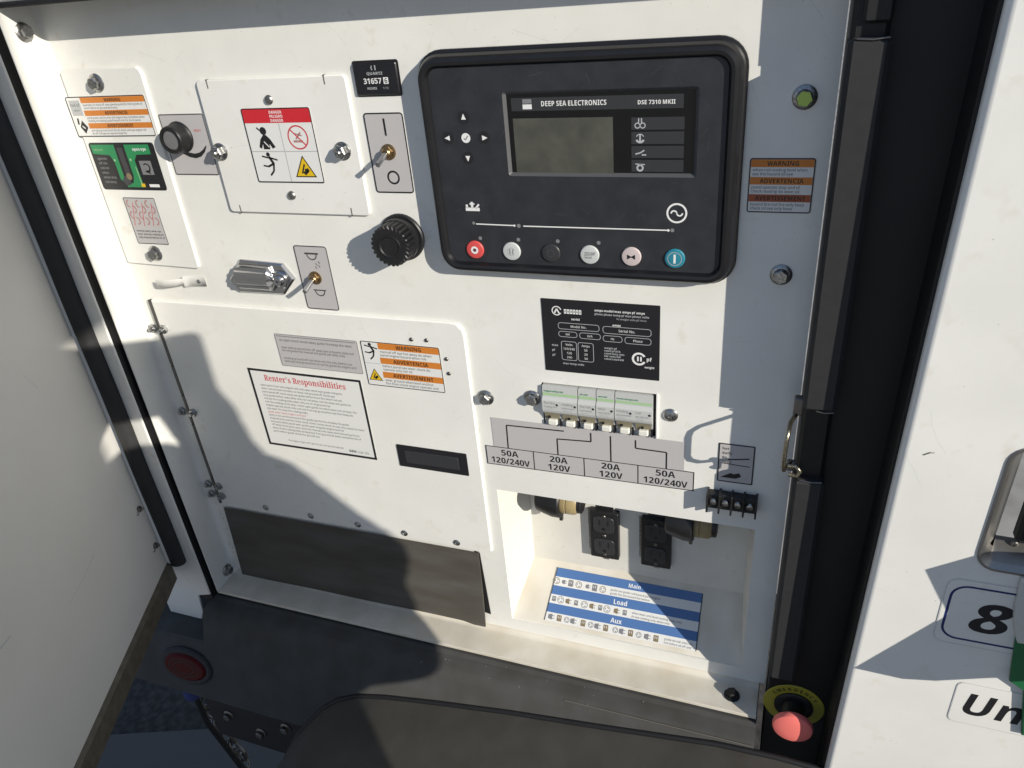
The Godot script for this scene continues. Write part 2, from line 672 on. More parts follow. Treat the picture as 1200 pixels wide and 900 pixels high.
func camera_and_light():
	var c := Camera3D.new()
	c.name = "camera"
	c.fov = 53.71
	c.near = 0.02
	c.far = 200.0
	c.transform = Transform3D(Basis(Vector3(0.938498, -0.084493, -0.334787), Vector3(-0.099589, 0.862153, -0.496764), Vector3(0.330611, 0.499553, 0.800714)), P(723.8, 759.2, 600.0))
	add_child(c)
	c.current = true

	var sky := ProceduralSkyMaterial.new()
	sky.sky_top_color = Color(0.41, 0.50, 0.63)
	sky.sky_horizon_color = Color(0.76, 0.79, 0.82)
	sky.sky_curve = 0.12
	sky.ground_bottom_color = Color(0.24, 0.22, 0.20)
	sky.ground_horizon_color = Color(0.55, 0.54, 0.52)
	var s := Sky.new()
	s.sky_material = sky
	var e := Environment.new()
	e.background_mode = Environment.BG_SKY
	e.sky = s
	e.background_energy_multiplier = 1.0
	e.tonemap_mode = Environment.TONE_MAPPER_LINEAR
	e.tonemap_exposure = 1.2
	e.ambient_light_source = Environment.AMBIENT_SOURCE_SKY
	e.sdfgi_enabled = true
	e.ssao_enabled = true
	e.ssil_enabled = true
	var w := WorldEnvironment.new()
	w.name = "environment"
	w.environment = e
	add_child(w)

	var l := DirectionalLight3D.new()
	l.name = "sun"
	l.light_color = Color(1.0, 0.972, 0.922)
	l.light_energy = 1.4
	l.light_angular_distance = 0.32
	l.shadow_enabled = true
	add_child(l)
	l.look_at_from_position(SUN * 5.0, Vector3.ZERO, Vector3.UP)


func ground_and_surroundings():
	var s := Sh.new()
	s.rect(-40000, -40000, 80000, 80000, 0)
	var g := obj("ground", s, M.concrete, self)
	g.rotation.x = -PI / 2
	tag(g, "pale concrete yard round the generator trailer", "ground", "", "structure")
	s = Sh.new()
	s.rect(-2200, -420, 5200, 1400, 0)
	g = obj("pavement", s, M.asphalt, self)
	g.rotation.x = -PI / 2
	g.position.y = 0.004
	tag(g, "dark worn asphalt strip under the generator trailer, standing in for shaded ground", "pavement", "", "structure")


# ---------------------------------------------------------------- control panel sheet with its folded edges and recess
func panel():
	var t := thing("control_panel", "large white sheet metal control panel with folded edges, recessed in the open generator housing", "control panel", P(0, 0))
	# front sheet, as cells round its two openings (outlet recess and breaker window)
	var s := Sh.new()
	var xs := [31.5, 446.0, 506.5, 619.5, 716.0, 742.0]
	var ys := [31.0, 49.0, 248.0, 342.5, 390.5, 762.0]
	for i in 5:
		for j in 5:
			if (j == 1 and i >= 1 and i <= 3) or (j == 3 and i == 2):
				continue
			s.rect(xs[i], ys[j], xs[i + 1] - xs[i], ys[j + 1] - ys[j], 0)
	# cut edges of the openings, 2 mm of sheet
	for r in [[446.0, 49.0, 716.0, 248.0], [506.5, 342.5, 619.5, 390.5]]:
		s.quad(Vector3(r[0], r[1], 0), Vector3(r[0], r[3], 0), Vector3(r[0], r[3], -2), Vector3(r[0], r[1], -2))
		s.quad(Vector3(r[2], r[3], 0), Vector3(r[2], r[1], 0), Vector3(r[2], r[1], -2), Vector3(r[2], r[3], -2))
		s.quad(Vector3(r[2], r[1], 0), Vector3(r[0], r[1], 0), Vector3(r[0], r[1], -2), Vector3(r[2], r[1], -2))
		s.quad(Vector3(r[0], r[3], 0), Vector3(r[2], r[3], 0), Vector3(r[2], r[3], -2), Vector3(r[0], r[3], -2))
	obj("front_sheet", s, M.white_paint, t)
	# left flange: a 6 mm bend, then out to z = 40
	s = Sh.new()
	s.g = 1
	var prof := []
	for k in 7:
		var a := PI / 2 * k / 6.0
		prof.append(Vector2(31.5 - 6 * sin(a), 6 - 6 * cos(a)))
	prof.append(Vector2(25.6, 39.6))
	prof.append(Vector2(25.2, 40))
	for i in prof.size() - 1:
		var a: Vector2 = prof[i]
		var b: Vector2 = prof[i + 1]
		s.g = 1 if i < 6 else -1
		s.quad(Vector3(b.x, 24, b.y), Vector3(a.x, 24, a.y), Vector3(a.x, 762, a.y), Vector3(b.x, 762, b.y))
	s.g = -1
	s.quad(Vector3(24, 24, 40), Vector3(25.2, 24, 40), Vector3(25.2, 762, 40), Vector3(24, 762, 40))
	s.quad(Vector3(24, 24, -2), Vector3(24, 24, 40), Vector3(24, 762, 40), Vector3(24, 762, -2))
	obj("left_flange", s, M.white_paint, t)
	# bottom flange with a rounded right corner
	s = Sh.new()
	for i in prof.size() - 1:
		var a: Vector2 = prof[i]
		var b: Vector2 = prof[i + 1]
		s.g = 1 if i < 6 else -1
		s.quad(Vector3(25, a.x - 0.5, a.y), Vector3(25, b.x - 0.5, b.y), Vector3(736, b.x - 0.5, b.y), Vector3(736, a.x - 0.5, a.y))
	s.g = -1
	s.quad(Vector3(25, 21, 40), Vector3(736, 21, 40), Vector3(736, 24.7, 40), Vector3(25, 24.7, 40))
	s.quad(Vector3(736, 31, 0), Vector3(736, 25, 6), Vector3(736, 25, 40), Vector3(736, 21, 0))
	obj("bottom_flange", s, M.cream_paint, t)
	# recess for the outlets
	s = Sh.new()
	var a0 := Vector3(446, 49, -2)
	var a1 := Vector3(446, 248, -2)
	var b0 := Vector3(716, 49, -2)
	var b1 := Vector3(716, 248, -2)
	var c0 := Vector3(461, 104, -55)
	var c1 := Vector3(463, 268, -55)
	var d0 := Vector3(709, 106, -55)
	var d1 := Vector3(709, 268, -55)
	s.quad(c0, d0, d1, c1)
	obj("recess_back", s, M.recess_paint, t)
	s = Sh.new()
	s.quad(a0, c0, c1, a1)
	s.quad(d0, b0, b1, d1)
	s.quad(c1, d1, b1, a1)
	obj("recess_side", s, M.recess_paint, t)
	s = Sh.new()
	s.quad(a0, b0, d0, c0)
	obj("recess_shelf", s, M.cream_paint, t)
	# dark cavity behind the breaker window
	s = Sh.new()
	s.quad(Vector3(500, 336, -40), Vector3(626, 336, -40), Vector3(626, 396, -40), Vector3(500, 396, -40))
	s.quad(Vector3(500, 336, -2), Vector3(500, 336, -40), Vector3(500, 396, -40), Vector3(500, 396, -2))
	s.quad(Vector3(626, 336, -40), Vector3(626, 336, -2), Vector3(626, 396, -2), Vector3(626, 396, -40))
	s.quad(Vector3(500, 396, -40), Vector3(626, 396, -40), Vector3(626, 396, -2), Vector3(500, 396, -2))
	s.quad(Vector3(500, 336, -2), Vector3(626, 336, -2), Vector3(626, 336, -40), Vector3(500, 336, -40))
	obj("breaker_cavity", s, M.steel_dark, t)
	# bolts of the sheet
	bolt(t, "bolt", 446.4, 365.8, 0.2)
	bolt(t, "bolt", 496.5, 371.5, 0.2)
	bolt(t, "pan", 631.9, 369.5, 0.2)
	bolt(t, "bolt", 716.5, 514.0, 0.2)
	var gb := bolt(t, "bolt", 720.6, 648.7, 0.2)
	gb.set_meta("label", "bolt with a yellow green paint mark on its head")
	var mk := Sh.new()
	mk.prism(hex(5.5, 0.3), 7.0, 7.4, 0.2)
	obj("paint_mark", mk, M.paint_mark_green, gb)
	var lay_down := Basis(Vector3(1, 0, 0), -PI / 2)
	share("bolt", fastener("bolt"), M.jamb_black, t, Vector3(709, 25.2, 20), lay_down)
	var face_right := Basis(Vector3(0, 1, 0), PI / 2)
	share("bolt", fastener("bolt"), M.zinc, t, Vector3(25.8, 727, 20), face_right * Basis(Vector3(0, 0, 1), 0.4))
	share("bolt", fastener("bolt"), M.zinc, t, Vector3(25.8, 40, 14), face_right)
	# specks of grime in the lower left corner
	s = Sh.new()
	for k in 16:
		s.at(30.2 + rng.randf() * 10, 60 + rng.randf() * rng.randf() * 130, 0.15)
		s.cap(circle(0, 0, rng.randf_range(0.3, 0.9), 6), 0)
	obj("grime_speck", s, M.grime, t).set_meta("kind", "stuff")


# ---------------------------------------------------------------- black jamb on the right, white jamb on the left, header above
func jambs():
	var t := thing("right_jamb", "black door jamb lining between the control panel and the white body side on the right", "door frame", P(742, -60))
	var s := Sh.new()
	s.box(Vector3(2, 148, -40), Vector3(25, 830, 33), 3)
	obj("inner_rib", s, M.jamb_black, t)
	s = Sh.new()
	s.box(Vector3(2.6, 0, -40), Vector3(92, 830, 24), 1)
	obj("jamb_face", s, M.jamb_black, t)
	for q in [[150.0, 404.0], [474.0, 750.0]]:
		s = Sh.new()
		s.box(Vector3(1.4, q[0], 6), Vector3(26.5, q[1], 41), 3)
		obj("seal_strip", s, M.seal_black, t)
	s = Sh.new()
	s.box(Vector3(8, 758, 20), Vector3(25.4, 830, 37), 2)
	obj("top_seal", s, M.jamb_black, t)
	# bright beads drawn for the highlights where the seal strips are cut
	for q in [[749.8, 6.0, 25.0], [403.8, 6.0, 24.0], [474.2, 12.0, 25.0]]:
		s = Sh.new()
		s.tube([Vector3(q[1], q[0], 39.6), Vector3((q[1] + q[2]) * 0.5, q[0] - 0.5, 40.4), Vector3(q[2], q[0] + 0.4, 39.6)], 0.8, 6)
		obj("cut_highlight", s, M.steel_dark, t)

	# striker loop
	var k := thing("door_striker", "bent brass coloured wire striker loop on the black jamb beside the terminal block", "striker", P(735, 372, 20))
	s = Sh.new()
	var pts := [Vector3(9, 34, -4), Vector3(5, 29, 4), Vector3(1, 25.5, 14), Vector3(0, 23.5, 24), Vector3(-0.5, 20, 28), Vector3(-0.8, 14, 29), Vector3(-1, 4, 29), Vector3(-1, -8, 29), Vector3(-0.8, -13, 27.5), Vector3(0, -17.5, 23), Vector3(1, -20.5, 12), Vector3(5, -23.5, 2), Vector3(10, -26, -4)]
	s.tube(pts, 2.0, 10, 0.75)
	obj("wire_loop", s, M.striker_wire, k)
	s = Sh.new()
	s.box(Vector3(2, 27, -2), Vector3(10, 44, 6), 1.2)
	obj("mounting_foot", s, M.steel_dark, k)
	s = Sh.new()
	s.box(Vector3(2, -32, -2), Vector3(10, -22, 4), 1.2)
	obj("mounting_foot", s, M.steel_dark, k)
	s = Sh.new()
	s.tube([Vector3(3, -16, 18), Vector3(9, -14, 20), Vector3(13, -18, 21), Vector3(11, -24, 20), Vector3(4, -25, 18)], 1.8, 8)
	obj("hook_end", s, M.striker_wire, k)

	# left jamb: white post between the gap and the door seal
	t = thing("left_jamb", "white painted door post left of the control panel with a cut lower tongue", "door frame", P(0, 0))
	s = Sh.new()
	s.prism(poly([-70, -31, -14, -31, -6, -14, -2, 19, 20, 26, 20, 765, -70, 765]), 47.5, 50, 0.6)
	obj("post", s, M.white_powder, t)
	s = Sh.new()
	s.box(Vector3(19.5, 10, -20), Vector3(23.6, 765, 26), 0)
	obj("gap_fill", s, M.jamb_black, t)  # black strip stands in for the deep shade of the gap
	s = Sh.new()
	s.box(Vector3(-68, 12, -20), Vector3(19.4, 764, 46.8), 0)
	obj("gap_backing", s, M.jamb_black, t)  # black backing added to keep the gap looking dark

	# header above
	t = thing("roof_header", "white roof edge over the control panel with black seal beneath", "roof edge", P(0, 750))
	s = Sh.new()
	s.box(Vector3(-400, 3.4, 4), Vector3(1300, 120, 40.4), 1.5)
	obj("fascia", s, M.white_powder, t)
	s = Sh.new()
	s.box(Vector3(-60, -1.5, -12), Vector3(742, 3.2, 41), 1)
	obj("header_seal", s, M.jamb_black, t)
	s = Sh.new()
	s.box(Vector3(-400, 12, -900), Vector3(1300, 118, 3.5), 1)
	obj("roof_slab", s, M.white_powder, t)


func doors():
	var ph := deg_to_rad(66.0)
	var d := Vector3(cos(ph), 0, sin(ph))
	var n := Vector3(sin(ph), 0, -cos(ph))
	var t := thing("service_door", "open white service door on the left, its shaded inner face edged with brown trim", "door", P(-17, 84, 62))
	t.transform.basis = Basis(-d, Vector3.UP, n)
	var s := Sh.new()
	s.box(Vector3(-470, 4, -38), Vector3(0, 690, 0), 2)
	obj("inner_skin", s, M.white_door, t)
	# bottom edge trim
	s = Sh.new()
	s.prism(poly([-26, -36, 2, -36, 6, -30, 6, -3, 0, 3, -26, 3]), 0, 470)
	var tr := obj("bottom_trim", s, M.trim_brown, t)
	# prism drawn along z: turn it to run along the door, its x downwards-up
	tr.transform.basis = Basis(Vector3(0, 1, 0), Vector3(0, 0, 1), Vector3(-1, 0, 0)).transposed().inverse()
	tr.transform.basis = Basis(Vector3(0, 1, 0), Vector3(0, 0, 1), Vector3(1, 0, 0)) * Basis.from_scale(Vector3(1, 1, 1))
	tr.position = Vector3(-470, 0, 0) * 0.001
	# studs with nuts near the hinge edge
	for q in [[-16.0, 108.0], [-14.0, 46.0]]:
		bolt(t, "nut", q[0], q[1], 0.2, "steel_dark", "stud")
		bolt(t, "tiny", q[0] - 6.0, q[1] - 3.0, 0.2, "zinc", "rivet")
	# scratches in the lining
	s = Sh.new()
	s.line(Vector2(-195, 130), Vector2(-160, 131.6), 0.35, 0.3)
	s.line(Vector2(-160, 131.6), Vector2(-128, 136), 0.45, 0.32)
	s.line(Vector2(-296, 179), Vector2(-279, 176.5), 0.9, 0.3)
	s.line(Vector2(-108, 352), Vector2(-96, 330), 0.3, 0.3)
	obj("scratch", s, M.ink_pale, t)

	var k := thing("door_seal", "thick black rubber bulb seal running down the hinge side of the open door", "door seal", P(-7, 84, 55))
	s = Sh.new()
	var pts := []
	for i in 24:
		pts.append(Vector3(0.6 * sin(i * 0.9), i * 30.0, 0))
	s.tube(pts, 10.5, 14, 0.85)
	obj("bulb", s, M.seal_black, k)


# ---------------------------------------------------------------- black base rail, fender, tail light, stop button
func base():
	var t := thing("base_rail", "black painted steel base rail below the control panel, dusty on its upper step", "base rail", P(0, 0))
	var s := Sh.new()
	# profile in (z, v), swept along u
	var pr := [Vector2(-60, 17), Vector2(41, 17), Vector2(46, 15), Vector2(60, 13.5), Vector2(66, 10), Vector2(70, 2), Vector2(111, -108), Vector2(112, -114), Vector2(106, -117), Vector2(-60, -117)]
	for i in pr.size() - 1:
		var a: Vector2 = pr[i]
		var b: Vector2 = pr[i + 1]
		s.g = 3 if i in [2, 3, 4] else -1
		s.quad(Vector3(16, a.y, a.x), Vector3(16, b.y, b.x), Vector3(737, b.y, b.x), Vector3(737, a.y, a.x))
	s.g = -1
	for i in pr.size() - 2:
		s.tri(Vector3(737, pr[0].y, pr[0].x), Vector3(737, pr[i + 1].y, pr[i + 1].x), Vector3(737, pr[i + 2].y, pr[i + 2].x))
		s.tri(Vector3(16, pr[0].y, pr[0].x), Vector3(16, pr[i + 2].y, pr[i + 2].x), Vector3(16, pr[i + 1].y, pr[i + 1].x))
	obj("rail", s, M.base_black, t)
	s = Sh.new()
	var low := [Vector2(-60, -34), Vector2(80, -34), Vector2(84, -38), Vector2(111, -108), Vector2(112, -114), Vector2(106, -117), Vector2(-60, -117)]
	for i in low.size() - 1:
		var a: Vector2 = low[i]
		var b: Vector2 = low[i + 1]
		s.quad(Vector3(-300, a.y, a.x), Vector3(-300, b.y, b.x), Vector3(16.5, b.y, b.x), Vector3(16.5, a.y, a.x))
	obj("rail_end", s, M.base_black, t)
	s = Sh.new()
	s.tube([Vector3(530, 10.6, 66.2), Vector3(620, 11.0, 66.4), Vector3(735, 10.9, 66.2)], 0.6, 6)
	obj("ridge_highlight", s, M.grime, t)  # paler bead painted in for the highlight along the ridge
	s = Sh.new()
	for k in 22:
		var u := 300.0 + rng.randf() * 430.0
		s.at(u, 16.2, 42 + rng.randf() * 3)
		s.xf = Transform3D(Basis(Vector3(1, 0, 0), -PI / 2), Vector3(u, 14.0 + 1.6 * rng.randf(), 44 + rng.randf() * 22))
		s.xf.origin.y = lerpf(15.3, 10.4, clampf((s.xf.origin.z - 46.0) / 20.0, 0, 1)) + 0.5
		s.prism(circle(0, 0, rng.randf_range(0.25, 0.9), 6), 0, 0.4)
	obj("dust_fleck", s, M.ink_grey, t).set_meta("kind", "stuff")

	# fender: a wheel arch pressed out of the rail towards the viewer
	t = thing("wheel_fender", "dusty black plastic wheel fender curving out below the base rail", "fender", P(450, -60, 80))
	s = Sh.new()
	var line_ := [Vector2(128, -330), Vector2(131, -240), Vector2(146, -168), Vector2(168, -126), Vector2(208, -80), Vector2(232, -62), Vector2(260, -50), Vector2(300, -42), Vector2(370, -32), Vector2(467, -20), Vector2(569, -10), Vector2(699, 4), Vector2(760, 6), Vector2(830, 4), Vector2(900, -6)]
	var off := Vector2(450, -60)
	s.g = 2
	for i in line_.size() - 1:
		var a: Vector2 = line_[i] - off
		var b: Vector2 = line_[i + 1] - off
		var za: float = 66 + 0.37 * (10 - line_[i].y) - 80
		var zb: float = 66 + 0.37 * (10 - line_[i + 1].y) - 80
		s.g = 2
		s.quad(Vector3(a.x, a.y, za + 340), Vector3(b.x, b.y, zb + 340), Vector3(b.x, b.y, zb + 2), Vector3(a.x, a.y, za + 2))
		s.g = -1
		s.quad(Vector3(a.x, a.y, za + 2), Vector3(b.x, b.y, zb + 2), Vector3(b.x, b.y - 6, zb + 2), Vector3(a.x, a.y - 6, za + 2))
		s.g = 4
		s.quad(Vector3(a.x, a.y - 40, za + 350), Vector3(b.x, b.y - 40, zb + 350), Vector3(b.x, b.y, zb + 340), Vector3(a.x, a.y, za + 340))
	obj("arch", s, M.fender_plastic, t)
	s = Sh.new()
	var pts := []
	for q in line_:
		pts.append(Vector3(q.x - off.x, q.y - off.y + 0.5, 66 + 0.37 * (10 - q.y) - 79))
	s.tube(pts, 3.6, 8)
	obj("gap_shadow_line", s, M.jamb_black, t)  # black tube drawn for the shadow gap between rail and fender

	# tail light
	var tilt := Basis(Vector3(1, 0, 0), -atan2(0.37, 1.0))
	t = thing("tail_light", "oval red tail light in a black rubber grommet on the shaded base rail", "tail light", P(-14, -72, 97))
	t.transform.basis = tilt
	s = Sh.new()
	var o1 := circle(0, 0, 44, 32, 27)
	s.prism(o1, 0, 5, 2.5)
	obj("grommet", s, M.seal_black, t)
	s = Sh.new()
	s.prism(circle(0, 0, 36, 32, 19.5), 4.4, 8.5, 3)
	var lens := obj("lens", s, M.lens_red, t)
	for q in [0.55, 0.8]:
		s = Sh.new()
		s.ring(circle(0, 0, 33 * q, 32, 16.5 * q), circle(0, 0, 33 * q - 1.6, 32, 16.5 * q - 1.4), 8.7)
		obj("lens_ring", s, M.jamb_black, lens)

	# undercarriage bracket
	t = thing("frame_bracket", "black frame bracket with bolts hanging under the base rail", "bracket", P(60, -220, 60))
	s = Sh.new()
	s.box(Vector3(-70, 0, -60), Vector3(110, 104, 40), 4)
	obj("bracket_plate", s, M.jamb_black, t)
	for q in [[-30.0, 60.0], [20.0, 40.0], [70.0, 70.0], [90.0, 30.0]]:
		bolt(t, "bolt", q[0], q[1], 40, "steel_dark")
	# safety chain
	t = thing("safety_chain", "steel safety chain hanging beneath the tail light", "chain", P(-150, -470, 20))
	var link := Sh.new()
	var ring_ := []
	for k in 17:
		var a := TAU * k / 16
		ring_.append(Vector3(9 * cos(a), 17 * sin(a), 0))
	link.tube(ring_, 3.2, 7)
	var lm := link.done()
	for k in 12:
		share("link", lm, M.steel_dark, t, Vector3(k * 5.0 + 6 * sin(k * 0.9), 300 - k * 25.0, 4 * sin(k)), Basis(Vector3(0, 0, 1), 0.25) * Basis(Vector3(0, 1, 0), PI / 2 * (k % 2) + 0.3))
	# trailer plug in blue sleeve
	t = thing("cable_sleeve", "dark blue cable sleeve hanging behind the tail light", "cable", P(-100, -220, 40))
	s = Sh.new()
	s.tube([Vector3(0, 110, -30), Vector3(4, 70, -4), Vector3(0, 30, 6), Vector3(-6, -10, 4)], 15, 12)
	obj("sleeve", s, M.cloth_blue, t)
	s = Sh.new()
	s.tube([Vector3(-6, -8, 4), Vector3(-12, -90, 0), Vector3(10, -220, -10), Vector3(34, -400, -40), Vector3(60, -570, -60)], 5, 8)
	obj("cable", s, M.jamb_black, t)
	# timbers lying under the trailer
	for q in [[-560.0, -60.0, 0.35, "darkest"]]:
		var b := Sh.new()
		b.box(Vector3(-420, 0, -70), Vector3(420, 50, 70), 4)
		var tm := obj("timber", b, M.timber, self)
		tm.name = numbered("timber")
		tm.position = P(q[0], -800, q[1])
		tm.rotation.y = q[2]
		tag(tm, "weathered grey timber lying on the asphalt, %s" % ("further left, near the open door" if q[3] == "darkest" else "nearer the frame bracket"), "timber", "timbers under the trailer")

	# emergency stop
	t = thing("emergency_stop", "red mushroom emergency stop button on a yellow ring at the foot of the black jamb", "emergency stop", P(772, 38, 24.3))
	s = Sh.new()
	s.lathe([Vector2(30.5, 0), Vector2(30.5, 0.6), Vector2(30, 1.0), Vector2(19, 1.0)], 40)
	obj("yellow_ring", s, M.ink_gasyellow, t)
	s = Sh.new()
	s.lathe([Vector2(19.5, 0), Vector2(19.5, 3.0), Vector2(17, 4.5), Vector2(12, 5), Vector2(11, 20), Vector2(13.5, 21)], 32)
	obj("collar", s, M.black_plastic, t)
	s = Sh.new()
	s.lathe([Vector2(12, 22), Vector2(18.6, 23.5), Vector2(19.8, 25), Vector2(20, 28), Vector2(19.0, 30.2), Vector2(15, 31.8), Vector2(8, 32.6), Vector2(0, 32.9)], 36)
	obj("mushroom_head", s, M.stop_red, t)
	s = Sh.new()
	var word := "EMERGENCY"
	for i in word.length():
		var a := PI * 0.5 + (word.length() * 0.5 - 0.5 - i) * 0.235
		s.xf = Transform3D(Basis(Vector3(0, 0, 1), a - PI / 2), Vector3(cos(a) * 22.4, sin(a) * 22.4, 1.15))
		write(s, word[i], 0, 0, 4.6, 0)
	obj("lettering", s, M.ink_black, t)


# ---------------------------------------------------------------- plates fixed to the panel
func plates():
	var t := thing("left_cover_plate", "narrow upright white cover plate at the upper left, carrying the green sticker", "cover plate", P(33, 489, 0.2))
	var s := Sh.new()
	s.prism(poly([0, 4, 2, 2, 95, 0, 98, 2, 101, 194, 99.5, 199, 96, 201.5, 3, 202, 0, 200]), 0, 3.0, 0.9)
	obj("plate", s, M.white_powder, t)
	bolt(t, "bolt", 43.5, 189, 3.0)
	bolt(t, "bolt", 45.4, 15.6, 3.0)

	t = thing("bent_tab", "small white bent metal tab below the narrow cover plate", "tab", P(71, 466, 0.2))
	s = Sh.new()
	s.g = 1
	var pr := [Vector2(0, 9.0), Vector2(6, 10.6), Vector2(14, 10.6), Vector2(24, 8), Vector2(34, 4.2), Vector2(42, 1.6), Vector2(62, 1.4)]
	for i in pr.size() - 1:
		var a: Vector2 = pr[i]
		var b: Vector2 = pr[i + 1]
		var wa := 6.0 if i > 3 else 3.6
		s.quad(Vector3(a.x, 5.5 - wa + a.x * 0.05, a.y), Vector3(b.x, 5.5 - wa + b.x * 0.05, b.y), Vector3(b.x, 5.5 + wa + b.x * 0.05, b.y), Vector3(a.x, 5.5 + wa + a.x * 0.05, a.y))
		s.quad(Vector3(a.x, 5.5 + wa + a.x * 0.05, a.y - 1.2), Vector3(b.x, 5.5 + wa + b.x * 0.05, b.y - 1.2), Vector3(b.x, 5.5 - wa + b.x * 0.05, b.y - 1.2), Vector3(a.x, 5.5 - wa + a.x * 0.05, a.y - 1.2))
		s.quad(Vector3(a.x, 5.5 - wa + a.x * 0.05, a.y - 1.2), Vector3(b.x, 5.5 - wa + b.x * 0.05, b.y - 1.2), Vector3(b.x, 5.5 - wa + b.x * 0.05, b.y), Vector3(a.x, 5.5 - wa + a.x * 0.05, a.y))
	obj("tab", s, M.white_powder, t)
	bolt(t, "tiny", 53, 8, 1.6, "zinc", "screw")

	t = thing("square_cover_plate", "square white cover plate held by two large nuts, carrying the red topped sticker", "cover plate", P(194, 553, 0.2))
	s = Sh.new()
	var w := 158.5
	var h := 123.5
	s.prism(rrect(0, 0, w, h, 4, 3), 0, 3.2, 1.0)
	obj("plate", s, M.white_powder, t)
	for q in [[12.0, -0.4], [w - 20.0, -0.4], [12.0, h - 7.4], [w - 22.0, h - 7.4]]:
		var c := Sh.new()
		c.box(Vector3(q[0], q[1], 0.5), Vector3(q[0] + 1.3, q[1] + 7.8, 3.26), 0)
		obj("fold_slot", c, M.grime, t)
	bolt(t, "thumb", 7.4, 59.3, 3.2, "zinc", "nut")
	bolt(t, "thumb", 142.6, 59.8, 3.2, "zinc", "nut")
	bolt(t, "small", 76.5, 105, 3.2, "latch_metal", "screw").scale = Vector3.ONE * 1.35
	bolt(t, "small", 77.4, 18.4, 3.2, "latch_metal", "screw").scale = Vector3.ONE * 1.35

	# large access panel
	t = thing("access_panel", "wide white hinged access panel with a rounded corner, above the dark rubber flap", "access panel", P(47.5, 151, 0.2))
	s = Sh.new()
	s.prism(poly([0, 0, 384.5, 6, 385, 284, 383.5, 291, 378.5, 296.5, 371, 298, 0, 296]), 0, 3.4, 1.1)
	obj("door_sheet", s, M.white_powder, t)
	s = Sh.new()
	for k in 7:
		var y := 4.0 + k * 42.0
		s.xf = Transform3D(Basis(Vector3(1, 0, 0), -PI / 2), Vector3(-2.0, y, 2.2))
		s.lathe([Vector2(2.4, 0), Vector2(2.4, 40)], 10)
	obj("hinge_barrel", s, M.steel_dark, t)
	for y in [261.0, 147.0, 34.0, 18.0]:
		bolt(t, "nut", -13.0, y - 2, 0.4, "zinc", "hinge_screw").scale = Vector3.ONE * 1.25
		bolt(t, "nut", 6.5, y, 3.4, "zinc", "hinge_screw").scale = Vector3.ONE * 1.25
	for x in [72.0, 140.0, 208.0, 272.5, 341.0]:
		bolt(t, "pan", x, 10.6, 3.4, "zinc", "flap_screw").scale = Vector3.ONE * 0.62
	for q in [[326.4, 276.0], [343.2, 276.5], [362.3, 257.2], [362.8, 240.6]]:
		bolt(t, "tiny", q[0], q[1], 3.4, "steel_dark", "rivet")
	# black slot window
	s = Sh.new()
	s.prism(rrect(285, 113, 84.5, 29.5, 1, 2), 3.3, 4.4, 0.4)
	obj("slot_frame", s, M.sheet_black, t)
	s = Sh.new()
	s.prism(rrect(294.5, 119.7, 65, 16.5, 1, 2), 4.3, 5.2, 0.5)
	obj("slot_insert", s, M.button_black, t)

	# rubber flap under it
	t = thing("rubber_flap", "worn dark rubber flap hanging from the lower edge of the access panel", "flap", P(40, 28, 0.4))
	s = Sh.new()
	s.g = 5
	var nx := 24
	var ny := 5
	var pt := func(i, j):
		var x: float = lerpf(lerpf(0.0, 7.0, float(j) / ny), lerpf(371.5, 374.0, float(j) / ny), float(i) / nx)
		var y: float = lerpf(lerpf(-2.0, 3.5, float(i) / nx), lerpf(119.0, 123.0, float(i) / nx), float(j) / ny)
		var f: float = 1.0 - float(j) / ny
		return Vector3(x, y, 2.4 + f * f * (1.4 + 0.4 * sin(i * 0.6) + (2.5 if i > 22 else 0.0)))
	for i in nx:
		for j in ny:
			s.quad(pt.call(i, j), pt.call(i + 1, j), pt.call(i + 1, j + 1), pt.call(i, j + 1))
	s.g = -1
	for j in ny:
		var a = pt.call(nx, j)
		var b = pt.call(nx, j + 1)
		s.quad(a, a - Vector3(0, 0, 2.4), b - Vector3(0, 0, 2.4), b)
	for i in nx:
		var a = pt.call(i, 0)
		var b = pt.call(i + 1, 0)
		s.quad(a - Vector3(0, 0, 2.4), b - Vector3(0, 0, 2.4), b, a)
	obj("flap", s, M.rubber_flap, t)
	s = Sh.new()
	s.prism(poly([369, 24, 378.5, 22, 375, 121, 370, 123]), 0, 1.2)
	obj("backing_strip", s, M.jamb_black, t)


# ---------------------------------------------------------------- stickers
func sheet(called: String, label: String, category: String, u: float, v: float, z: float, w: float, h: float, m: String, r: float = 1.5, group: String = "") -> Node3D:
	var t := thing(called, label, category, P(u, v, z), group)
	var s := Sh.new()
	s.prism(rrect(0, 0, w, h, r, 3), 0, 0.3, 0.1, false)
	obj("sheet", s, M[m], t)
	return t


func border(s: Sh, w: float, h: float, r: float, width: float, z: float, inset_: float = 0.0):
	s.ring(rrect(inset_, inset_, w - 2 * inset_, h - 2 * inset_, maxf(0.1, r - inset_), 3), rrect(inset_ + width, inset_ + width, w - 2 * (inset_ + width), h - 2 * (inset_ + width), maxf(0.1, r - width - inset_), 3), z)


func falling_man(s: Sh, x: float, y: float, k: float, z: float):
	s.at(x, y)
	s.cap(circle(-0.2 * k, 3.9 * k, 0.7 * k, 10), z)
	for q in [[0, 3.2, 1.2, 1.0, 0.9], [0.3, 2.9, 2.9, 2.2, 0.5], [0.2, 2.8, -2.6, 3.4, 0.5], [1.2, 1.1, -1.0, 0.2, 0.65], [-1.0, 0.2, -2.8, 0.5, 0.5], [1.2, 1.1, 0.6, -1.2, 0.65], [0.6, -1.2, -0.9, -2.6, 0.6]]:
		s.line(Vector2(q[0], q[1]) * k, Vector2(q[2], q[3]) * k, q[4] * k, z)
	s.at(0, 0)


